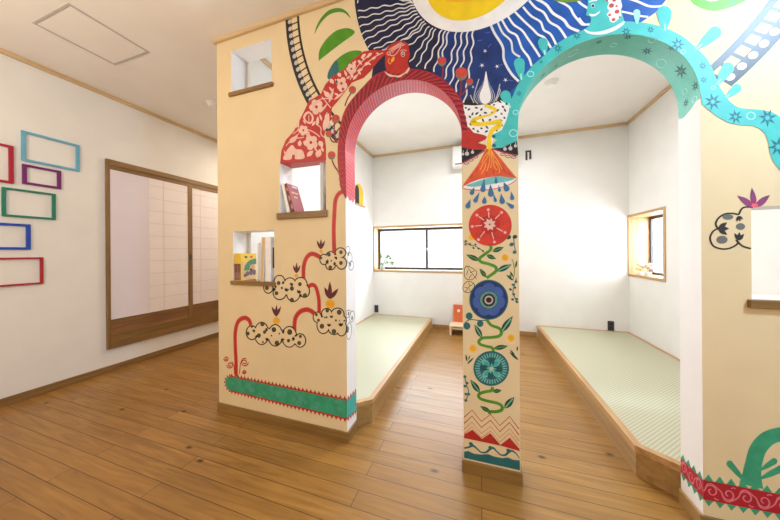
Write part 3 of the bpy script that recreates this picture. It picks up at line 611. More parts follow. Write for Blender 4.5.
for tip, c, r in (((484.3, 178), (483, 189.5), 2.7), ((474.5, 187), (472, 192.7), 2.3), ((479.6, 192), (475.6, 200.4), 2.3), ((490.3, 184), (491, 193.8), 3), ((484.8, 196), (484.4, 201.5), 2.4), ((493.6, 194), (495.3, 200.4), 1.7), ((498.6, 185), (499.5, 190.3), 1.6), ((503.6, 182), (506.6, 188.6), 3), ((501, 193.5), (502.2, 201.3), 2.8), ((511.3, 191.5), (512.2, 198), 2.2), ((505.5, 202), (512, 206.6), 2.2), ((470.6, 199), (468, 206), 2.6), ((495.8, 175.5), (496, 182), 1.7)): drop(tip, c, r)
for c, r in (((471.5, 237), 5), ((505, 257.5), 6), ((511, 338), 6), ((473, 348.5), 5.8)):
    ell(c, r, r, CREAMD, 1); ell(c, r*.82, r*.8, SOFTY, 2); ell(c, r*.5, r*.5, YOR, 3)
ell((490.2, 225.4), 21.5, 20.6, FRED, 4, 0, 48); ell((489.8, 224.6), 10, 9.5, RED, 5)
petals((489.7, 224.4), 6.4, 8, PINK, 7, .5, .3)
for x, y in ((488.3, 209.8), (501.5, 212.5), (505, 232.5), (494.4, 242), (478.5, 239.6), (472.3, 226.5), (477, 215.2)):
    stroke([(489.7+(x-489.7)*.45, 224.4+(y-224.4)*.45), (489.7+(x-489.7)*.85, 224.4+(y-224.4)*.85)], .9, PINK, 6, False); ell((x, y), 2, 1.9, ROSE, 6); ell((x, y), 1.2, 1.1, PINK, 7)
stroke([(490.6, 245), (490.6, 249.6), (485.4, 253.7), (479.8, 258.3), (481, 261.8), (488.8, 264), (495.6, 267), (495.9, 271), (491, 275), (486.5, 278)], 3, VINE, 2)
stroke([(486.5, 319), (491, 325), (498.6, 328), (501.5, 332), (499, 336), (491, 337.4), (483, 337.9), (479, 340.8), (480, 344), (485.4, 346), (492, 347.7), (493.6, 351.5)], 2.9, VINE, 2)
stroke([(492.3, 387), (491.7, 390.4), (484.2, 392), (478.9, 394.4), (480, 398.3), (487.7, 401), (497, 403), (501.8, 406), (501.3, 410), (495.8, 411.6), (490, 411.6), (489.8, 414)], 3, VINE, 2)
for a, b, w in (((492.3, 251.5), (503.9, 247.2), 4.8), ((486.5, 255), (496, 259), 4.4), ((479.5, 260.5), (466.2, 254.6), 5), ((497, 271.2), (511.6, 264.5), 5.6), ((486.4, 277.5), (479.5, 268.4), 4.2), ((501, 332.5), (512.8, 316), 6.4), ((482, 337.8), (474.4, 324.4), 5.2), ((493.5, 348.5), (508, 346), 4.8), ((492.8, 391.4), (501.7, 390.4), 4.2), ((480, 392.6), (470.3, 379.6), 5.6), ((504.4, 408.4), (514.3, 397), 6.6), ((490.3, 411.8), (480, 406), 4.2)): leaf(a, b, w, DGREEN, 3, 0, LGREEN if w > 5 else VINE)
stroke([(463.7, 241.5), (470, 245), (476, 246.5), (484, 251.5)], .7, DGREEN, 2)
for p in ((465.5, 244.5), (466, 241), (470, 244), (473.5, 248), (475.5, 244.5), (478.5, 248.5), (483, 251)): ell(p, 1.3, .9, DGREEN, 3, .6, 8)
stroke([(513.4, 236), (514.2, 243), (515.8, 254)], .8, TEAL, 2)
for p, r in (((508.6, 237.2), 2.6), ((514.9, 236.8), 2.4), ((511.6, 244.4), 2.4), ((514.6, 252), 2.1)): ell(p, r, r*.8, DGREEN if p[1] < 240 else TEAL, 3, -.4, 14)
stroke([(512.8, 280), (514.5, 272), (513.2, 262), (511.5, 259)], .7, VINE, 2)
for a, b, w in (((513, 280.5), (506, 274.5), 2.2), ((513, 277), (510, 271), 1.8), ((515.5, 268), (517, 260), 1.8), ((511, 278), (509.5, 274), 1.4)): leaf(a, b, w, DGREEN, 3)
stroke([(516.4, 278), (514.5, 285), (513, 292), (515, 298), (517.5, 302)], .8, TEAL, 2)
for p in ((516, 281.5), (513, 284.8), (514.8, 287.5), (510.4, 289.4), (513.7, 294.3), (512.6, 299.4), (516.6, 299), (516.8, 301.8)): ell(p, 1.6, 1.2, TEAL, 3, .3, 9)
for O in ([(466.8, 266), (464.2, 272), (466, 278.5), (472, 279.6), (476.4, 275), (475.6, 270.5)], [(468, 281.4), (463.4, 285.5), (463.4, 290.5), (467.5, 292.6), (472.8, 290), (474.2, 284)]): stroke(O, .6, BLACK, 2, True, True)
for P in (((466.8, 266), (471, 272), (476.5, 279)), ((468, 270), (466.5, 275)), ((470, 272.5), (474.5, 271)), ((471.5, 274.5), (469, 278.5)), ((474, 283), (469, 287), (465, 292)), ((470, 286), (468.5, 282.5)), ((468, 288), (464.5, 287)), ((469, 288.5), (471, 291))): stroke(P, .5, BLACK, 2, False)
ell((488.8, 299.7), 19.5, 20, TEAL, 3, 0, 48); ell((488.8, 299.7), 18.2, 18.8, mat('paint_flower_navy', (28, 52, 104), .5, .12, 30), 4, 0, 48)
for i in range(7):
    t = -math.pi/2+2*math.pi*i/7; ell((488.8+11.6*math.cos(t), 299.7+11.8*math.sin(t)), 6.2, 5.0, FBLUE, 5, t+math.pi/2, 18)
ell((488.8, 299.9), 10, 9.8, TEAL, 6, 0, 32); ell((488.8, 299.9), 8.4, 8.3, TEALL, 7, 0, 32); ell((488.8, 299.9), 7.9, 7.8, TEAL, 8, 0, 32)
petals((488.8, 299.9), 7.6, 14, BLACK, 9, .26, .1, .5); ringp((488.8, 300), 7.0, 7.0, .4, DOTW, 9)
ell((488.8, 299.9), 4.3, 4.3, DOTW, 10); ell((488.8, 299.9), 3, 2.9, MAROON, 11); ell((488.8, 299.9), 1.8, 1.8, BLACK, 12)
stroke([(463.6, 325), (467, 321), (471, 319.5), (478, 320.3), (486, 320.4)], .9, TEAL, 2)
for p, r in (((469.2, 316), 3.4), ((467, 326), 3.4), ((480.2, 323.6), 3.2)): ell(p, r, r*1.05, TEAL, 3)
for a, b, w in (((467, 361.5), (465.8, 354), 1.8), ((467, 364), (474, 357.4), 1.8), ((468.5, 360), (470, 355), 1.1), ((518.4, 360), (509.4, 352), 2.4), ((515, 356), (510, 349.4), 1.8), ((517, 351), (517.6, 346), 1.6)): leaf(a, b, w, DGREEN, 3)
ell((491.2, 368.4), 17.8, 17.5, TEAL, 3, 0, 48)
for i in range(34):
    t = 2*math.pi*i/34; stroke([(491.2+11.5*math.cos(t), 368.4+11.2*math.sin(t)), (491.2+15.8*math.cos(t), 368.4+15.4*math.sin(t))], 1.25, TEALL, 4, False)
for i in range(4):
    t = .75+math.pi/2*i; ell((491.2+7.6*math.cos(t), 368.4+7.6*math.sin(t)), 4.6, 3.1, TEALL, 4, t); ell((491.2+6.6*math.cos(t), 368.4+6.6*math.sin(t)), 3.2, 2, SEAAQ, 5, t)
for i in range(4):
    t = math.pi/2*i+.1; ell((491.2+7*math.cos(t), 368.4+7*math.sin(t)), 4.2, 2.8, mat('paint_deep_teal', (22, 84, 92), .5, .12, 30), 5, t)
poly([(488.6, 367), (493.6, 366.6), (494, 371.6), (489, 372.2)], LGREEN, 7, False); ell((491.3, 368.4), 1.6, 1.6, DOTW, 8); star((491.3, 368.4), 6, TEALL, 6, 4, .1, .3)
stroke([(464.6, 376), (466.3, 384), (468.6, 392), (466, 400.5)], .9, TEAL, 2)
for p in ((464.9, 376.5), (467, 383), (465, 386), (468.7, 394), (465.8, 400.4), (466, 394)): ell(p, 1.7, 1.3, TEAL, 3, .5, 9)
for k, (dy, w, m) in enumerate(((0, .9, RED), (6, 1.0, RED), (12, .6, VORANGE), (16.5, .6, VORANGE))):
    P = [(464.2, 417.3+dy), (472, 410+dy), (481.3, 421.4+dy), (490.6, 414.3+dy), (499.8, 425.5+dy), (509.6, 416.4+dy), (519, 429+dy)]
    stroke(P, w, m, 2, False)
face(W_([(464.1, 438), (464.1, 434.5), (472.4, 429.6), (481.9, 438.9), (490.2, 433), (500.4, 444.8), (509.8, 437.6), (519.6, 449), (519.7, 451), (500.5, 445.6), (481.5, 441.6)]), RED, 3)
stroke([(464.2, 448), (469, 447), (473, 445.6), (477, 448.6), (481, 452), (486, 452.2), (489.5, 449.4), (493, 447.8), (496.5, 451), (500.5, 454.6), (505, 455), (508, 452.6), (511.5, 450.6), (515.5, 453), (519.6, 458)], [1.6, 1.8, 2.2, 1.6, 1.4, 1.8, 2.2, 2, 1.4, 1.4, 1.8, 2.2, 2, 1.2, .8], TEAL, 3)
for p in ((471, 443.8), (490.4, 447.6), (508.4, 450.4)): ell(p, 2.3, 1.7, TEAL, 4, .6, 12)
poly([(464.1, 451.6), (468, 450.8), (474, 453.6), (481, 454.4), (488, 454), (494, 456.4), (502, 458), (508, 457.4), (513, 459.6), (519.7, 460.3), (520, 470.3), (464.1, 457.8)], TEAL, 3, False)
# ---- left piece: pipes, clouds and the turquoise trough
for P, w in ((((236.2, 376.5), (236, 360), (235.3, 346), (235.4, 332), (238, 322), (243.6, 318), (248.6, 319.6), (251, 325)), 4.6), (((294.4, 331.5), (295.2, 319), (299.8, 312), (306.5, 309.6), (311, 311), (315, 314)), 4.8),
             (((319.2, 313), (318.8, 299), (316, 287.5), (312, 284.8), (307.8, 287)), 4.2), (((303.8, 286), (303.6, 268), (306.6, 257.8), (312.3, 253.8), (320, 257)), 4.6), (((334.4, 254), (333.8, 230), (334.6, 210), (335.6, 200), (338.6, 194), (342.5, 191.6)), 4.6)):
    stroke(P, w, PIPE, 2); stroke(P, w*.4, RED, 3)
def curl(c, r, m, ly, turns=1.6, s=1, w=1.1):
    stroke([(c[0]+s*(r*(1-t/ (turns*1.25))*math.cos(2*math.pi*t)), c[1]+r*(1-t/(turns*1.25))*math.sin(2*math.pi*t)) for t in [turns*i/16 for i in range(17)]], w, m, ly)
for c, r, s in (((226.2, 358.6), 2.6, -1), ((230, 365), 3.4, -1), ((244.6, 362.4), 3.8, 1), ((244.4, 371.8), 2.1, -1)): curl(c, r, RED, 2, 1.5, s)
stroke([(234.5, 374), (234, 366), (231.8, 361.5)], 1, RED, 2); stroke([(239.5, 374), (240.6, 364), (243, 358.8), (246.5, 358.8)], 1, RED, 2)
def tuft(c, r, ang, ly=6):
    for d in (-.6, 0, .6): leaf(c, (c[0]+r*math.cos(ang+d), c[1]+r*math.sin(ang+d)), r*.42, BLACK, ly)
def cloud(lobes, spots, tufts, ly=3, line=1.1):
    for x, y, a, b in lobes: ell((x, y), a+line*.5, b+line*.5, BLACK, ly)
    for x, y, a, b in lobes: ell((x, y), a-line*.5, b-line*.5, CREAM, ly+1)
    for x, y, r in spots: ell((x, y), r, r*1.12, BLACK, ly+2); ell((x, y), r*.72, r*.8, SPOT, ly+3)
    for x, y, r, a in tufts: tuft((x, y), r, a, ly+3)
cloud([(251.9, 332.6, 5.6, 7), (261.7, 333.4, 7.2, 11.2), (275.4, 335.3, 7.2, 10.8), (289.4, 336.8, 7.4, 10.4), (300.2, 340.4, 5.6, 6.8), (268, 334, 4, 6), (282, 336, 4, 6), (295.4, 339, 3, 5)],
      [(248, 333.5, 1.7), (252, 326.5, 1.2), (259, 335.5, 2), (264.7, 332, 1.6), (262.5, 324, 2), (274, 329.6, 2.2), (277, 343, 2.2), (289.8, 332, 2.5), (288.6, 340.6, 1.6), (299.3, 343, 1.9), (300.5, 336.4, 1.5), (263, 342, 1), (271.5, 335.5, .8), (279.4, 333.6, .8), (282, 340, 1)],
      [(255, 330, 3, 2.5), (255.4, 336, 3, .4), (268, 329.5, 3.2, 3), (268.4, 338.6, 3.4, 2.6), (282, 331.5, 3.2, .2), (281.6, 338.6, 3.6, .9), (295, 339, 3.6, 3.3), (295.6, 334.6, 2.6, 1.2)])
cloud([(268.4, 287.6, 4.6, 5.6), (279.6, 281.6, 5.4, 6.4), (290, 284, 6, 6.2), (300.6, 284.4, 6.6, 7), (304.6, 291, 5, 6.4), (293.4, 294, 6.6, 7.4), (279.8, 292.6, 6.6, 7), (286, 288, 8, 7), (297, 289, 6, 6)],
      [(267, 288, 1.9), (278.8, 283, 1.8), (276.6, 293.2, 1.8), (292, 288.5, 2), (300, 284.2, 1.8), (305, 295.4, 2), (292, 300, 2), (282, 288, 1.1)],
      [(284.5, 283, 3, 3.4), (293, 283.6, 3.6, 2.6), (286.2, 291.4, 4, -1.3), (298.4, 293.4, 4, -1.2), (273, 289, 3.4, .2), (300, 295.4, 2.6, .3)])
cloud([(323.9, 259.4, 4, 5.2), (330.6, 256.4, 4.6, 4.8), (340.6, 252.8, 5.2, 5), (341.6, 263.2, 5.2, 6), (330.6, 265.4, 4.8, 4.4), (335, 260, 7, 5.5)],
      [(321.4, 258, 1.1), (329, 254.5, 1.8), (341, 252.2, 1.7), (341, 263, 1.8), (330.4, 267.4, 1.8), (331.4, 260.8, .8)],
      [(326, 263, 3.2, -.6), (337, 257, 3.2, 2.4), (336, 264, 3.2, 3.4)])
cloud([(317.4, 317.2, 4.2, 5.2), (326.8, 313.6, 5.2, 5.2), (337.6, 314.4, 6.6, 6.4), (323.4, 325, 6.4, 8.6), (334.2, 327.4, 6, 7.2), (341.6, 328, 5, 8), (331, 320, 9, 7), (343, 320.6, 3.4, 5)],
      [(316.5, 314.6, 1.4), (327.4, 310.6, 1.7), (339.3, 312.2, 2.3), (322, 326.2, 2.2), (334, 331.4, 2.2), (318.6, 320.2, 1.4), (326.6, 317.2, 1), (336, 320.4, 1)],
      [(331.6, 318, 3, -1.6), (329, 326.6, 3.6, -1.5), (341, 326.4, 4.2, -1.6), (344, 320, 2, 1), (324, 317.5, 1.6, 0)])
for base, bl, tips in (((276.3, 316.6), ((276.4, 320.6), 3.5), ((271.6, 306), (274.5, 308.5), (276.6, 304.4), (279, 308.5), (281.2, 306))), ((296.4, 273.2), ((296.4, 275.6), 1.9), ((293.1, 265), (296.7, 262.4), (300.4, 265.2))), ((320.9, 249.4), ((321, 251.6), 1.9), ((316.8, 240.4), (321, 239), (325, 240.4))), ((330, 299), ((330.2, 304), 4.7), ((324.4, 287), (329.9, 281.4), (338.4, 288.4)))):
    ell(bl[0], bl[1], bl[1]*.95, YOR, 2)
    for t in tips: leaf(base, t, 2.4 if bl[1] < 4 else 4.2, MAROON, 3)
for p in ((328.6, 304), (331.8, 304)): ell(p, .5, .6, VORANGE, 3, 0, 6)
# trough on the left piece, running round onto the jamb
TRt, TRb = .335, .206
tl = wl(225.5, 382)[0]
zt0, zt1 = wl(230, 376)[1], wl(347.3, 400)[1]; zb0, zb1 = wl(230, 390.6)[1], wl(347.3, 419)[1]
face([(XB, zt1)]+[(tl+.045-.045*math.sin(a), (zt0+zb0)/2+(zt0-zb0)/2*math.cos(a)) for a in [math.pi*i/10 for i in range(11)]]+[(XB, zb1)], SEAGR, 3)
def teeth(x0, x1, zA, zB, d, n, m, put=None, ly=2, h=.02):
    for i in range(n):
        a = x0+(x1-x0)*i/n; b = x0+(x1-x0)*(i+1)/n; za = zA+(zB-zA)*i/n; zb = zA+(zB-zA)*(i+1)/n
        face([(a, za-d*.004), (b, zb-d*.004), ((a+b)/2, (za+zb)/2+d*h)], m, ly, put)
teeth(tl+.04, XB, zt0, zt1, 1, 31, RED); teeth(tl+.04, XB, zb0, zb1, -1, 31, RED)
ribbon([(tl+.04, zt0), (XB, zt1)], .008, RED, 4); ribbon([(tl+.04, zb0), (XB, zb1)], .008, RED, 4)
for i in range(7):
    a = R_(100+26*i); cx_, cz_ = tl+.045, (zt0+zb0)/2
    face([(cx_+.047*math.cos(a-.2), cz_+(zt0-zb0)/2*1.02*math.sin(a-.2)), (cx_+.047*math.cos(a+.2), cz_+(zt0-zb0)/2*1.02*math.sin(a+.2)), (cx_+.06*math.cos(a), cz_+(zt0-zb0)/2*1.32*math.sin(a))], RED, 2)
rs = random.Random(11)
SWIRL = mat('paint_trough_swirl', (92, 166, 140), .5, .05, 30)
for i in range(34):
    t = rs.random(); x = tl+.05+(XB-tl-.08)*t; z = (zt0+zb0)/2+((zt1+zb1)/2-(zt0+zb0)/2)*t+rs.uniform(-.04, .04); r = rs.uniform(.012, .02)
    ribbon([(x+r*(1-k/14)*math.cos(k*.8), z+r*(1-k/14)*math.sin(k*.8)) for k in range(12)], .0035, SWIRL, 5)
zj0, zj1 = on(356.4, 390.2, 0, XB).z, on(356.4, 410.4, 0, XB).z
face([(YM, zt1), (YK, zj0), (YK, zj1), (YM, zb1)], SEAAQ, 1, jl)
teeth(YM, YK, zt1, zj0, 1, 4, RED, jl, 2); teeth(YM, YK, zb1, zj1, -1, 4, RED, jl, 2)
# cloud ends that wrap onto the left jamb
def jell(px, py, ry, rz, m, ly, ring=None):
    p = on(px, py, 0, XB); n = 18
    P = [(min(max(p.y+ry*math.cos(2*math.pi*i/n), YM), YK), p.z+rz*math.sin(2*math.pi*i/n)) for i in range(n)]
    if ring: ribbon(P, ring, m, ly, jl, True)
    else: face(P, m, ly, jl)
for a in ((347.8, 250, .022, .02), (349.6, 258, .03, .03), (351.2, 265.5, .03, .026), (347.6, 314, .035, .02), (352, 316.5, .03, .03), (349, 331, .03, .045)):
    jell(*a, BLACK, 1, .0035)
for a in ((348.4, 254, .008, .012), (350, 264.5, .01, .012), (347.6, 329.5, .014, .018), (348.5, 313.5, .009, .011), (352, 318, .009, .012)): jell(*a, GREY, 3)
# ---- right piece: cloud, lotus, crimson band, sea-green plant
for P in (((753, 207.5), (746, 207), (741.5, 209), (738.6, 214.6)), ((738.6, 214.6), (732, 213.4), (725, 214), (718.5, 218), (715.6, 224), (718.4, 229.4)), ((720, 228), (713.4, 231), (710, 238), (713, 245.6), (721, 248.8), (729, 248.4), (736, 245), (738.8, 241.4)), ((736, 240), (742, 245.8), (750.8, 248.6))): stroke(P, 1.6, BLACK, 3)
for x, y, a, b in ((727.8, 217, 5.4, 2.8), (740.4, 226.5, 4.6, 3.4), (721.9, 239.7, 5.6, 4)): ell((x, y), a, b, GREY, 3)
for c, r, a in (((718, 228.6), 11, 0), ((738.6, 240.4), 8.5, -1.5), ((738, 216), 6, 1.2)): tuft(c, r, a, 4)
for tip, w in (((751.7, 187.6), 6), ((737, 195.6), 6.5), ((769.8, 195), 6.5)): leaf((754.4, 207.6), tip, w, PURP, 3); leaf((754.4, 206.6), (754.4*.5+tip[0]*.5, 207*.5+tip[1]*.5), w*.45, MAGE, 4)
ell((754.6, 205.6), 3.4, 2.2, ROSE, 4)
bt0, bt1 = wl(702.4, 479.4)[1], wl(780, 494.3)[1]; bb0, bb1 = wl(702.4, 499)[1], wl(780, 514.3)[1]
x1 = wl(780, 490)[0]; ex = XR
def ext(a, b, x): return a+(b-a)*(x-XE)/(x1-XE)
face([(XE, bt0), (ex, ext(bt0, bt1, ex)), (ex, ext(bb0, bb1, ex)), (XE, bb0)], BAND, 3)
teeth(XE, ex, bt0, ext(bt0, bt1, ex), 1, 30, SEAGR, None, 2, .023); teeth(XE, ex, bb0, ext(bb0, bb1, ex), -1, 30, SEAGR, None, 2, .021)
def scroll(x0, x1_, zf, put, n, amp, w, m, ly):
    st = (x1_-x0)/n
    for i in range(n):
        c = x0+st*(i+.5); s = 1 if i % 2 else -1; z = zf(c)
        ribbon(smooth([(c+.40*st*(1-k/15)*math.cos(math.pi+k*.7), z+s*amp*.78*(1-k/15)*math.sin(math.pi+k*.7)) for k in range(12)], False, 4), w, m, ly, put)
        ribbon(smooth([(c-.5*st, z+s*amp*.25), (c-.4*st, z), (c-.25*st, z-s*amp*.7), (c, z-s*amp*.85), (c+.25*st, z-s*amp*.6), (c+.5*st, z-s*amp*.25)], False, 4), w, m, ly, put)
        ribbon(smooth([(c+.15*st, z+s*amp*.75), (c+.28*st, z+s*amp*.9), (c+.42*st, z+s*amp*.85)], False, 3), w*.9, m, ly, put)
PSCR = mat('paint_scroll_pink', (222, 120, 136), .5, .06, 30)
scroll(XE, ex, lambda x: (ext(bt0, bt1, x)+ext(bb0, bb1, x))/2, None, 20, .03, .0042, PSCR, 4)
jz0, jz1 = on(680.8, 457, 0, XE).z, on(682, 474.5, 0, XE).z
face([(YM, bt0), (YK, jz0), (YK, jz1), (YM, bb0)], BAND, 1, jr)
teeth(YM, YK, bt0, jz0, 1, 4, SEAGR, jr, 1, .02); teeth(YM, YK, bb0, jz1, -1, 4, SEAGR, jr, 1, .02)
scroll(YM, YK, lambda y: (bt0+bb0)/2+((jz0+jz1)/2-(bt0+bb0)/2)*(y-YM)/TH, jr, 3, .03, .004, PSCR, 3)
stroke([(751, 486), (751.8, 474), (753.6, 463), (757.6, 449.5), (766.6, 439), (779, 434.4), (792, 434), (803, 441), (808, 455)], [18, 13.5, 12, 12, 12.5, 13, 13, 12, 8], SEAGR, 4)
for a, b, w in (((744.5, 481), (727.4, 461), 6.4), ((760, 470), (776.6, 459.4), 6.6), ((759, 479), (784, 467), 7.5)): paddle(a, b, w, SEAGR, 4)

wo = wall.build('wall_front', fix=False)
struct(wo, 'cream wall with two arches painted with sun, arms, clouds, volcano and flowers')

# ---- skirting, mouldings and ledges of the setting
def trim(name, segs, label=None):
    q = MB()
    for s, m in segs: q.box(*s, m, .0015, seg=1)
    return struct(q.build(name), label)
BH, BT = .058, .008
trim('baseboard_left', [((XL, XL+BT, YR, YP, 0, BH), DARK_Y)])
trim('baseboard_front', [((XA-BT, XB+BT, YM-BT, YM, 0, BH), DARK_X), ((XB, XB+BT, YM, YK, 0, BH), DARK_Y), ((XA-BT, XA, YM, YP, 0, BH), DARK_Y)], 'brown skirting around the left piece of the painted wall')
trim('baseboard_column', [((XC-BT, XD+BT, YM-BT, YM, 0, BH), DARK_X), ((XC-BT, XC, YM, YK, 0, BH), DARK_Y), ((XD, XD+BT, YM, YK, 0, BH), DARK_Y), ((XC-BT, XD+BT, YK, YK+BT, 0, BH), DARK_X)], 'brown skirting around the painted column')
trim('baseboard_right', [((XE-BT, XRR, YM-BT, YM, 0, BH), DARK_X), ((XE-BT, XE, YM, YK, 0, BH), OAK_Y)], 'brown skirting under the right piece of the painted wall')
trim('baseboard_back', [((-.607, .627, YB-BT, YB, 0, BH), OAK_X)], 'oak skirting between the two tatami platforms')
trim('trim_1', [((XL, XL+.016, YR, YP, ZC-.03, ZC), PALE_Y)], 'pale wooden ceiling moulding on the left wall')
trim('trim_2', [((XA-.016, XRR, YM-.016, YM, ZC-.03, ZC), PALE_X), ((XA-.016, XA, YM, YP, ZC-.03, ZC), PALE_Y)], 'pale wooden ceiling moulding over the painted wall')
trim('trim_3', [((XNL, XNR, YB-.016, YB, ZC-.03, ZC), PALE_X)], 'pale wooden ceiling moulding at the back of the alcove')
trim('trim_4', [((XNL, XNL+.016, YK, YB, ZC-.03, ZC), PALE_Y)], 'pale wooden ceiling moulding on the left alcove wall')
trim('trim_5', [((XNR-.016, XNR, YK, YB, ZC-.03, ZC), PALE_Y)], 'pale wooden ceiling moulding on the right alcove wall')
for i, (k, x0, x1_, zt, zb) in enumerate((('top', -1.494, -1.153, 2.029, 2.006), ('arched', -1.127, -.792, 1.252, 1.216), ('low', -1.488, -1.146, .846, .823), ('right', .882, 1.34, .846, .818))):
    nm = ('square opening at the top left', 'opening below the red creature', 'low left opening with the yellow books', 'opening on the right piece of wall')[i]
    trim('trim_%d' % (6+i), [((x0, x1_, YM-.014, YM+.001, zb, zt), DARK_X), ((HOLES[k][0]+.001, HOLES[k][1]-.001, YM, YK+.004, zt-.012, zt+.001), DARK_X if k != 'right' else CASE_X)], 'thin brown ledge under the '+nm)

# ---- sliding paper doors on the left wall
DY0, DY1, DZ0, DZ1 = 1.386, 2.80, .20, 1.837
door = bpy.data.objects.new('door_1', None); COL.objects.link(door); door.location = (XL, 1.4, DZ0)
struct(door, 'brown framed sliding paper doors in the left wall'); door['category'] = 'door'
q = MB()
q.box(XL, XL+.022, DY0, DY0+.022, DZ0, DZ1, DARK_Z, .002); q.box(XL, XL+.022, DY1-.022, DY1, DZ0, DZ1, DARK_Z, .002)
q.box(XL, XL+.022, DY0+.022, DY1-.022, 1.79, DZ1, DARK_Y, .002); q.box(XL, XL+.016, DY0+.022, DY1-.022, 1.752, 1.79, DARK_Y, .002)
q.box(XL, XL+.022, DY0+.022, DY1-.022, DZ0, .245, DARK_Y, .002); q.box(XL, XL+.014, DY0+.022, DY1-.022, .245, .31, DARK_Y, .002)
q.build('door_frame', door)
PAPER = mat('shoji_paper', (238, 229, 230), .7, .02, 5, .2); PAPER2 = mat('shoji_screen_sheet', (226, 217, 224), .7, .02, 3, .2)
LATT = mat('lattice_behind_paper', (226, 214, 208), .7, .02)
BOARD = wood('door_lower_board', (108, 74, 44), (150, 106, 66), 'y', .5, 26)
for y0, y1 in ((1.408, 2.105), (2.058, 2.778)):
    x = XL+(.010 if y0 < 2 else .002)
    q = MB(); q.box(x, x+.008, y0, y1, .31, 1.752, DARK_Z); pn = None
    d = bpy.data.objects.new('door_panel', None); COL.objects.link(d); d.parent = door; d.location = Vector((x, y0, .31))-Vector(door.location)
    q = MB(); q.box(x, x+.007, y0, y0+.004, .31, 1.752, DARK_Z); q.box(x, x+.009, y1-.046, y1, .31, 1.752, DARK_Z, .001)
    q.box(x, x+.009, y0+.004, y1-.046, .436, .452, DARK_Y, .001); q.box(x, x+.009, y0+.004, y1-.046, .31, .328, DARK_Y, .001); q.build('stile', d)
    q = MB(); q.box(x, x+.005, y0+.004, y1-.046, .328, .436, BOARD); q.build('lower_board', d)
    q = MB(); q.box(x, x+.004, y0+.004, y1-.046, .452, 1.752, PAPER); q.build('paper', d)
    q = MB()
    ys = 1.70 if y0 < 2 else y0+.03
    for k in range(10): q.box(x+.004, x+.0046, ys, y1-.046, .58+.122*k, .588+.122*k, LATT)
    for yy in ((1.82,) if y0 < 2 else (2.20, 2.42, 2.62)): q.box(x+.004, x+.0046, yy, yy+.008, .452, 1.752, LATT)
    q.build('lattice', d)
    if y0 < 2:
        q = MB(); q.box(x+.004, x+.0052, y0+.004, 1.70, .452, 1.752, PAPER2); q.build('paper_sheet', d)
    q = MB(); q.box(x+.009, x+.0105, y1-.034, y1-.014, .95, 1.01, CHARC, .001); q.build('finger_pull', d)

# ---- windows
win = bpy.data.objects.new('window_1', None); COL.objects.link(win); win.location = (-.7, YB, BZ0)
struct(win, 'long low two-pane window with wooden frame in the back wall'); win['category'] = 'window'
q = MB(); e = .023
for b, m in (((BX0-e, BX0+.004, YB-.008, YB+.22, BZ0-e, BZ1+e), CASE_Z), ((BX1-.004, BX1+e, YB-.008, YB+.22, BZ0-e, BZ1+e), CASE_Z), ((BX0, BX1, YB-.008, YB+.22, BZ1-.004, BZ1+e), CASE_X), ((BX0, BX1, YB-.008, YB+.22, BZ0-e, BZ0+.004), CASE_X)): q.box(*b, m, .0015, seg=1)
q.build('window_frame', win)
def sash(x0, x1_, y, parent, label=None):
    q = MB(); t = .033
    q.box(x0, x0+t, y, y+.022, BZ0+.004, BZ1-.004, SASH, .001); q.box(x1_-t, x1_, y, y+.022, BZ0+.004, BZ1-.004, SASH, .001)
    q.box(x0+t, x1_-t, y, y+.022, BZ1-.038, BZ1-.004, SASH, .001); q.box(x0+t, x1_-t, y, y+.022, BZ0+.004, BZ0+.036, SASH, .001)
    s = q.build('sash', parent); boxo('pane', (x0+t, x1_-t, y+.009, y+.013, BZ0+.036, BZ1-.038), GLASS, s); return s
mid = -.705
sash(BX0+.004, mid+.018, YB+.150, win); s2 = sash(mid-.018, BX1-.004, YB+.173, win)
q = MB(); q.box(mid-.012, mid+.012, YB+.139, YB+.151, 1.04, 1.075, ALU, .003); q.build('latch', win)
w2 = bpy.data.objects.new('window_2', None); COL.objects.link(w2); w2.location = (XNR, 3.26, WZ0)
struct(w2, 'small wooden framed window in the right alcove wall'); w2['category'] = 'window'
q = MB()
for b, m in (((XNR-.008, XNR+.22, WY0-e, WY0+.004, WZ0-e, WZ1+e), CASE_Z), ((XNR-.008, XNR+.22, WY1-.010, WY1+.001, WZ0-e, WZ1+e), CASE_Z), ((XNR-.008, XNR+.22, WY0, WY1, WZ1-.004, WZ1+e), CASE_Y), ((XNR-.008, XNR+.22, WY0, WY1, WZ0-e, WZ0+.004), CASE_Y)): q.box(*b, m, .0015, seg=1)
q.build('window_frame', w2)
for y0, y1, x in ((WY0+.004, 3.27, XNR+.150), (3.235, WY1-.012, XNR+.171)):
    q = MB(); t = .022
    q.box(x, x+.02, y0, y0+t, WZ0+.004, WZ1-.004, SASH, .001); q.box(x, x+.02, y1-t, y1, WZ0+.004, WZ1-.004, SASH, .001)
    q.box(x, x+.02, y0+t, y1-t, WZ1-.036, WZ1-.004, SASH, .001); q.box(x, x+.02, y0+t, y1-t, WZ0+.004, WZ0+.028, SASH, .001)
    s = q.build('sash', w2); boxo('pane', (x+.008, x+.012, y0+t, y1-t, WZ0+.028, WZ1-.036), GLASS, s)
w3 = bpy.data.objects.new('window_added', None); COL.objects.link(w3); w3.location = (XRR, -1.45, RZ0)  # unseen window, added so fill light reaches the left wall
struct(w3, 'window added in the unseen right wall of the near room'); w3['category'] = 'window'
q = MB()
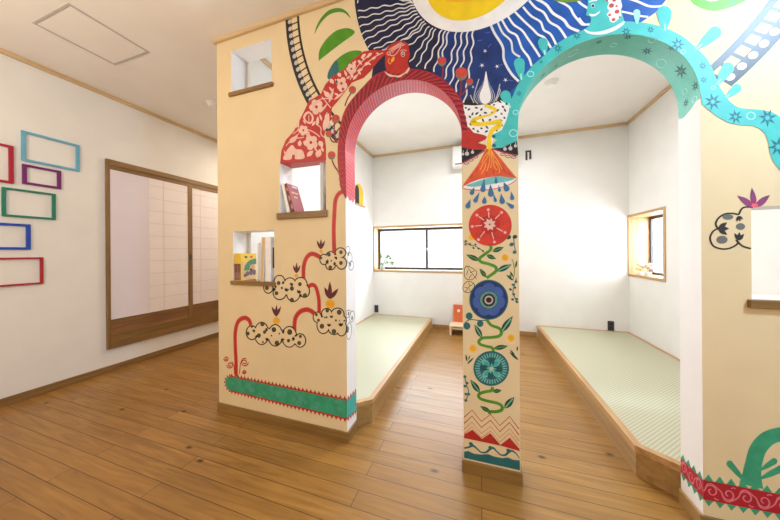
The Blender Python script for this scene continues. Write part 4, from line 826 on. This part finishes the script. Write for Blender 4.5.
for b in ((XRR, XRR+.12, RY0, RY0+.04, RZ0, RZ1), (XRR, XRR+.12, RY1-.04, RY1, RZ0, RZ1), (XRR, XRR+.12, RY0+.04, RY1-.04, RZ1-.04, RZ1), (XRR, XRR+.12, RY0+.04, RY1-.04, RZ0, RZ0+.04), (XRR+.05, XRR+.09, -1.47, -1.43, RZ0+.04, RZ1-.04)): q.box(*b, SASH)
q.build('window_frame', w3); boxo('pane', (XRR+.068, XRR+.072, RY0+.04, RY1-.04, RZ0+.04, RZ1-.04), GLASS, w3)

# ================================================================== THINGS
# ---- tatami platforms
def platform(pts, label, near_front):
    cx = sum(p[0] for p in pts)/len(pts); cy = sum(p[1] for p in pts)/len(pts)
    t = thing('tatami_platform', label, 'platform', (cx, cy, 0), 'tatami platforms')
    n = len(pts)
    def inset(d):
        out = []
        for i in range(n):
            p = Vector(pts[i]); a = Vector(pts[i-1]); b = Vector(pts[(i+1) % n])
            e1 = (p-a).normalized(); e2 = (b-p).normalized(); n1 = Vector((-e1.y, e1.x)); n2 = Vector((-e2.y, e2.x))
            k = (n1+n2); k = k/ max(k.dot(n1), .2); out.append(tuple(p+k*d))
        return out
    inn = inset(.032); ins2 = inset(.006)
    q = MB(); q.prism(ins2, 0, HP-.028, OAK_Y); q.build('riser', t)
    q = MB(); vs = [(x, y, z) for z in (HP-.028, HP) for x, y in pts]+[(x, y, z) for z in (HP, HP-.02) for x, y in inn]
    fs = []
    for i in range(n):
        j = (i+1) % n; fs += [(i, j, n+j, n+i), (n+i, n+j, 2*n+j, 2*n+i), (2*n+i, 2*n+j, 3*n+j, 3*n+i)]
    fs.append(tuple(range(n))[::-1]); q.add(vs, fs, CASE_Y); q.build('edge_board', t)
    q = MB(); q.prism(inn, HP-.027, HP-.001, TATAMI); q.build('tatami_mat', t)
    return t
platform([(XNL+.003, YK+.004), (-.700, YK+.004), (-.612, 1.478), (-.607, YB-.004), (XNL+.003, YB-.004)], 'raised tatami platform behind the left arch beside the long window', 0)
platform([(.780, YK+.004), (XNR-.003, YK+.004), (XNR-.003, YB-.004), (.628, YB-.004), (.655, 1.492)], 'raised tatami platform behind the right arch below the small window', 0)

# ---- coloured picture frames on the left wall
def pframe(name, y0, y1, z0, z1, c, label, t=.020):
    m = mat('frame_paint_'+name, c, .45, .06, 30)
    q = MB(); x0, x1_ = XL, XL+.014
    q.box(x0, x1_, y0, y0+t, z0, z1, m, .0015, seg=1); q.box(x0, x1_, y1-t, y1, z0, z1, m, .0015, seg=1)
    q.box(x0, x1_, y0+t, y1-t, z1-t*.8, z1, m, .0015, seg=1); q.box(x0, x1_, y0+t, y1-t, z0, z0+t*.8, m, .0015, seg=1)
    o = q.build('picture_frame'); o.location = (0, 0, 0)
    return tag(o, label, 'frame', 'coloured empty frames on the left wall')
pframe('light_blue', .945, 1.231, 1.678, 1.890, (104, 172, 200), 'empty pale blue rectangular frame, highest on the left wall')
pframe('purple', .948, 1.131, 1.516, 1.656, (112, 12, 104), 'small empty purple frame under the pale blue one')
pframe('crimson', .69, .912, 1.505, 1.764, (172, 10, 44), 'crimson empty frame cut by the photo edge beside the purple frame')
pframe('green', .863, 1.102, 1.279, 1.475, (22, 122, 98), 'empty dark green frame hung below the purple one', .017)
pframe('blue', .80, .983, 1.055, 1.234, (22, 70, 178), 'empty royal blue frame hung between green and red frames')
pframe('red', .72, 1.040, .806, 1.000, (172, 24, 38), 'long empty red frame, lowest on the left wall', .015)

# ---- ceiling hatch and detectors
t = thing('ceiling_hatch', 'square access hatch with thin metal frame in the ceiling', 'hatch', (-2.323, 1.017, ZC))
q = MB(); a, b, c, d = -2.515, -2.132, .826, 1.210
for s in ((a, a+.012, c, d), (b-.012, b, c, d), (a+.012, b-.012, c, c+.012), (a+.012, b-.012, d-.012, d)): q.box(*s, ZC-.004, ZC, ALU)
q.build('hatch_frame', t); boxo('hatch_panel', (a+.015, b-.015, c+.015, d-.015, ZC-.0025, ZC), CEIL, t)
boxo('hinge_strip', (b-.05, b-.013, d-.0145, d-.0122, ZC-.0045, ZC), ALU, t)
def detector(x, y, label, r=.05):
    t = thing('smoke_detector', label, 'smoke detector', (x, y, ZC), 'round detectors on the ceiling')
    q = MB(); q.lathe([(r, 0), (r, -.008), (r*.94, -.012)], (x, y, ZC), PLAST); q.build('base_plate', t, True)
    q = MB(); q.lathe([(r*.8, -.012), (r*.78, -.022), (r*.6, -.034), (r*.2, -.038)], (x, y, ZC), PLAST); q.build('sensor_head', t, True)
detector(-2.323, 1.804, 'round white detector on the passage ceiling left of the painted wall'); detector(.559, 2.49, 'round white detector on the alcove ceiling seen through the right arch')

# ---- ceiling lamps out of view that carry the lights; the alcove one is added
for x, y, r, lb in ((.05, 2.45, .34, 'flat round lamp added on the alcove ceiling behind the column'), (-2.35, 2.9, .24, 'flat round lamp on the passage ceiling'), (1.45, .5, .24, 'flat round lamp on the ceiling right of the viewer')):
    if r:
        q = MB(); q.lathe([(r, 0), (r, -.02), (r*.96, -.03)], (x, y, ZC), PLAST, 32); o = q.build('ceiling_lamp', None, True)
        tag(o, lb, 'lamp', 'flat ceiling lamps')

q = MB(); q.tube([(-1.7, -.65, ZC-.03), (-1.7, -.65, 1.75)], .004, CHARC, 8)  # cord and canopy made up to go with the added pendant fill
t = thing('pendant_lamp', 'bare pendant lamp added behind the viewer to brighten the room', 'lamp', (-1.7, -.65, ZC)); q.build('cord', t)
q = MB(); q.lathe([(.05, 0), (.05, -.03)], (-1.7, -.65, ZC), PLAST, 24); q.build('canopy', t)
t = thing('added_floor_lamp', 'floor lamp with an open bowl added to brighten the ceiling', 'lamp', (-1.9, -.5, 0))  # stand and bowl made up to go with the added ceiling fill
q = MB(); q.lathe([(.13, 0), (.13, .015), (.02, .03)], (-1.9, -.5, 0), CHARC, 24); q.build('base', t, True)
q = MB(); q.tube([(-1.9, -.5, .02), (-1.9, -.5, 1.2)], .011, CHARC, 10); q.build('pole', t, True)
q = MB(); q.lathe([(.03, 1.17), (.14, 1.21), (.2, 1.235)], (-1.9, -.5, 0), PLAST, 28); q.build('bowl', t, True)
# ---- air conditioner
t = thing('air_conditioner', 'white air conditioner high on the back wall behind the painted column', 'air conditioner', (.045, YB, 2.07))
q = MB(); q.box(-.322, .41, YB-.165, YB, 2.075, 2.325, PLAST, .018, seg=3); q.build('body', t, True)
q = MB(); q.box(-.285, .375, YB-.169, YB-.12, 2.092, 2.104, CHARC, .002); q.build('air_outlet', t)
q = MB(); q.box(-.30, .39, YB-.171, YB-.164, 2.112, 2.29, PLAST, .003); q.build('front_panel', t)
# ---- outlets and bracket
def outlet(x, z0, z1, label):
    t = thing('wall_outlet', label, 'outlet', (x, YB, z0), 'charcoal outlets on the back wall')
    boxo('cover_plate', (x-.029, x+.029, YB-.008, YB, z0, z1), CHARC, t, .002)
    for k in (.3, .68):
        z = z0+(z1-z0)*k; boxo('socket', (x-.016, x+.016, YB-.0095, YB-.008, z-.012, z+.012), mat('socket_black', (30, 31, 33), .4), t)
outlet(-1.405, .163, .266, 'charcoal outlet above the left tatami platform'); outlet(1.354, .142, .247, 'charcoal outlet above the right tatami platform')
q = MB(); xb = .553
q.box(xb-.031, xb-.010, YB-.012, YB, 2.105, 2.217, mat('bracket_brown', (58, 44, 40), .5), .002); q.box(xb+.010, xb+.031, YB-.012, YB, 2.112, 2.217, MATS['bracket_brown'], .002)
q.box(xb-.013, xb+.013, YB-.012, YB, 2.200, 2.217, MATS['bracket_brown'], .002); q.box(xb-.006, xb+.006, YB-.008, YB, 2.115, 2.185, PLAST); q.box(xb-.010, xb+.010, YB-.008, YB, 2.178, 2.196, PLAST)
tag(q.build('wall_bracket'), 'small dark brown bracket high on the back wall right of the column', 'bracket')

# ---- small chair with an orange back
PINE_X = wood('pine_x', (222, 196, 158), (240, 220, 186), 'x', .5); ORANGE = wood('orange_stain', (206, 96, 54), (226, 120, 74), 'z', .5, 20)
t = thing('toddler_chair', 'small pale wooden chair with orange back beside the painted column', 'chair', (-.20, 3.40, 0))
boxo('seat', (-.335, -.085, 3.315, 3.50, .104, .124), PINE_X, t, .004)
for x in (-.362, -.085): boxo('side_panel', (x, x+.026, 3.315, 3.50, 0, .118), PINE_X, t, .003)
boxo('front_rail', (-.336, -.085, 3.325, 3.345, .072, .092), PINE_X, t, .003)
bk = boxo('backrest', (-.330, -.10, 3.488, 3.508, .118, .345), ORANGE, t, .004)
q = MB(); q.lathe([(.018, 0), (.018, -.004), (.012, -.006)], (-.262, 3.488, .268), PLAST, 20, 'y'); q.build('round_badge', bk, True)

# ---- plaque with ledge on the left alcove wall
t = thing('wall_plaque', 'yellow and black rounded picture on a small ledge on the left alcove wall', 'picture', (XNL, 3.09, 1.6))
def yz_prism(pts, x0, x1_, m):
    q = MB(); n = len(pts); q.add([(x0, y, z) for y, z in pts]+[(x1_, y, z) for y, z in pts], [tuple(range(n)), tuple(range(n, 2*n))[::-1]]+[(i, (i+1) % n, n+(i+1) % n, n+i) for i in range(n)], m); return q
def archp(y0, y1, z0, z1): 
    c, r = (y0+y1)/2, (y1-y0)/2
    return [(y0, z0), (y1, z0)]+[(c+r*math.cos(a), z1-r+r*math.sin(a)) for a in [math.pi*i/14 for i in range(15)]]
yz_prism(archp(2.97, 3.185, 1.625, 1.882), XNL, XNL+.012, mat('plaque_yellow', (232, 190, 40), .5, .05)).build('picture_board', t)
yz_prism(archp(2.955, 3.06, 1.63, 1.85), XNL+.012, XNL+.0135, mat('plaque_black', (40, 30, 32), .5)).build('dark_figure', t)
boxo('ledge', (XNL, XNL+.03, 2.95, 3.215, 1.606, 1.622), CASE_Y, t, .002)

# ---- books
def book(name, label, group, x, y0, dep, z0, h, th, cover, spine=None, tilt=0, back=None, marks=()):
    """standing book: spine towards the viewer (-y), cover facing +x; tilt leans the top to the left"""
    t = thing(name, label, 'book', (x, y0, z0), group)
    M = Matrix.Translation((x, y0, z0)) @ Matrix.Rotation(math.radians(tilt), 4, 'Y')
    cv = .0018
    q = MB(); q.box(0, cv, 0, dep, 0, h, cover, 0, M); q.box(th-cv, th, 0, dep, 0, h, cover, 0, M); q.box(cv, th-cv, 0, cv*1.2, 0, h, spine or cover, 0, M); q.build('cover', t)
    q = MB(); q.box(cv, th-cv, cv*1.2, dep-.004, .003, h-.003, mat('book_pages', (236, 228, 212), .8, .03, 60), 0, M); q.build('pages', t)
    for nm, b, m in marks:
        q = MB(); q.box(*b, m, 0, M); q.build(nm, t)
    return t
def cm(n, c): return mat('cover_'+n, c, .45, .06, 40)
zs = HOLES['low'][2]+.0012
yl, pu = cm('yellow', (232, 192, 48)), cm('plum', (112, 50, 62))
rim = cm('spine_mark', (158, 122, 128))
for i in range(4):
    x = -1.472+i*.0132; th = .0126
    mk = [('spine_print', (.0012, th-.0012, -.0006, 0, .004, .105), pu), ('spine_lettering', (.004, th-.004, -.0010, -.0006, .014, .05), rim)]
    if i == 3:
        mk += [('cover_print', (th, th+.0005, .012, .118, .002, .12), cm('peach', (222, 176, 118))),
               ('cover_lettering', (th+.0005, th+.001, .030, .050, .140, .154), cm('brown', (112, 80, 44))), ('cover_lettering', (th+.0005, th+.001, .072, .092, .140, .154), cm('brick', (190, 92, 52)))]
    pos = ('first of the four yellow volumes from the left', 'second of the four yellow volumes from the left', 'third of the four yellow volumes from the left', 'yellow volume with green and peach front cover, last of the four')[i]
    bk_ = book('book', pos+' in the low opening', 'yellow volumes in the low opening', x, YM+.004, .125, zs, .170, th, yl, yl, 0, None, mk)
def cover_shape(pts, k, m):                                           # flat printed shape on the outer yellow cover
    x_ = -1.472+3*.0132+.0126+.0006+.0004*k
    q = MB(); n = len(pts); q.add([(x_, YM+.004+y, zs+z) for y, z in pts]+[(x_+.0003, YM+.004+y, zs+z) for y, z in pts], [tuple(range(n))[::-1], tuple(range(n, 2*n))]+[(i, (i+1) % n, n+(i+1) % n, n+i) for i in range(n)], m); q.build('cover_print', bk_)
def rnd(cy, cz, ry, rz, a0=0, a1=360, n=20): return [(cy+ry*math.cos(R_(a0+(a1-a0)*i/n)), cz+rz*math.sin(R_(a0+(a1-a0)*i/n))) for i in range(n+1)]
cover_shape([(.122, .06), (.122, .136)]+rnd(.122, .07, .096, .066, 90, 180)+[(.026, .06)], 0, cm('fern_green', (58, 122, 78)))
cover_shape([(.122, .05), (.122, .10)]+rnd(.122, .05, .062, .05, 90, 180), 1, cm('cream_print', (226, 196, 140)))
cover_shape(rnd(.088, .078, .022, .02), 2, cm('skin', (206, 150, 104)))
for c in ((.05, .04, .014, .016), (.078, .05, .014, .022), (.104, .045, .014, .018), (.032, .03, .01, .012)): cover_shape(rnd(*c), 2, cm('violet_grey', (104, 80, 92)))
wc = cm('white', (240, 236, 232)); bc = cm('beige', (214, 178, 134))
book('booklet', 'thin white booklet between the yellow volumes and beige book', None, -1.312, YM+.02, .085, zs, .235, .008, wc, wc, 3)
book('book', 'thick beige spined white book leaning in the low opening', None, -1.268, YM+.002, .10, zs, .268, .028, wc, bc, 3.5, None, [])
t = thing('binder', 'white binder with black label at the right of the low opening', 'binder', (-1.215, YM, zs))
boxo('body', (-1.226, -1.186, YM+.002, YM+.105, zs, zs+.268), wc, t, .002); boxo('label_strip', (-1.186, -1.1845, YM+.02, YM+.065, zs+.08, zs+.205), cm('black', (30, 26, 28)), t)
za = HOLES['arched'][2]+.0012
rc = cm('red', (150, 34, 44)); gold = cm('gold', (206, 150, 108))
book('book', 'dark red hardcover leaning left in the opening below the red creature', None, -1.028, YM+.002, .098, za, .176, .018, rc, cm('deep_red', (120, 28, 36)), -18, None,
     [('spine_lettering', (.004, .014, -.0006, 0, .02, .045), gold), ('spine_lettering', (.004, .014, -.0006, 0, .07, .10), gold), ('spine_lettering', (.005, .013, -.0006, 0, .13, .15), gold),
      ('cover_label', (.018, .0186, .04, .088, .158, .168), cm('pale_label', (204, 190, 196))), ('cover_lettering', (.018, .0186, .02, .08, .118, .128), gold), ('cover_lettering', (.018, .0186, .035, .065, .09, .1), gold)])
book('book', 'white book leaning behind the dark red hardcover', None, -1.066, YM+.004, .10, za, .178, .02, wc, wc, -13)
t = book('book', 'white book standing at the right end below the red creature', None, -.846, YM+.012, .09, za, .268, .018, wc, cm('grey', (196, 194, 200)))
t = thing('bottle', 'slim dark bottle with green cap beside the white book below the red creature', 'bottle', (-.814, YM+.03, za))
q = MB(); q.lathe([(.009, 0), (.010, .004), (.010, .085), (.006, .1), (.005, .112)], (-.814, YM+.03, za), cm('smoke', (66, 66, 64)), 16); q.build('body', t, True)
q = MB(); q.lathe([(.0075, .112), (.0075, .135), (.006, .137)], (-.814, YM+.03, za), cm('moss', (112, 134, 78)), 16); q.build('cap', t, True)

# ---- plants and trinkets on the window sills
LEAFM = mat('plant_leaf', (84, 132, 38), .5, .2, 60)
t = thing('potted_plant', 'small green plant in white pot on the long window sill', 'plant', (-1.325, YB+.035, BZ0+.0045))
q = MB(); c = (-1.325, YB+.035, BZ0+.0045)
q.lathe([(.026, 0), (.034, .012), (.037, .05), (.035, .058), (.031, .058), (.03, .05)], c, mat('pot_glaze', (176, 178, 180), .4, .04), 20); q.build('pot', t, True)
rs = random.Random(5)
for k in range(7):
    tip = Vector((c[0]+rs.uniform(-.04, .15), c[1]+rs.uniform(-.03, .02), c[2]+rs.uniform(.08, .2)))
    p0 = Vector((c[0], c[1], c[2]+.05)); m1 = (p0+tip)/2+Vector((0, 0, .03))
    q = MB(); q.tube([p0, m1, tip], .0018, mat('plant_stem', (96, 120, 60), .6), 6)
    s = q.build('stem', t, True)
    q = MB()
    for _ in range(4):
        d = Vector((rs.uniform(-1, 1), rs.uniform(-.6, .4), rs.uniform(-.5, 1))).normalized(); a = tip; b = tip+d*rs.uniform(.025, .045); sd = d.cross(Vector((.3, -1, .2))).normalized()*.012; mdl = (a+b)/2+Vector((0, -.004, .004))
        q.add([a, mdl+sd, b, mdl-sd, mdl+Vector((0, .002, 0))], [(0, 1, 2), (0, 2, 3), (0, 1, 4), (1, 2, 4), (2, 3, 4), (3, 0, 4)], LEAFM)
    q.build('leaf', s)
PT = mat('dried_pink', (214, 176, 164), .7, .15, 60); GD = mat('dried_gold', (216, 202, 150), .7, .15, 60)
for y, h, m, lb in ((3.43, .07, GD, 'pale yellow dried flowers in a white cup on the small window sill'), (3.30, .075, PT, 'dusty pink dried flowers in a white cup on the small window sill')):
    t = thing('dried_flowers', lb, 'flowers', (XNR+.045, y, WZ0+.0045), 'dried flowers on the small window sill'); c = (XNR+.045, y, WZ0+.0045)
    q = MB(); q.lathe([(.02, 0), (.026, .01), (.028, .035), (.024, .035)], c, PLAST, 16); q.build('cup', t, True)
    for k in range(9):
        p = Vector((c[0]+rs.uniform(-.03, .03), c[1]+rs.uniform(-.055, .055), c[2]+h*rs.uniform(.8, 1.5)))
        q = MB(); q.tube([(c[0], c[1], c[2]+.03), p], .0012, mat('dried_stem', (170, 150, 110), .7), 5); st = q.build('stem', t)
        q = MB(); b = bmesh.new(); bmesh.ops.create_icosphere(b, subdivisions=2, radius=.016)
        for v in b.verts: v.co *= 1+rs.uniform(-.25, .2)
        q.bm(b, m, Matrix.Translation(p)); q.build('flower_head', st)
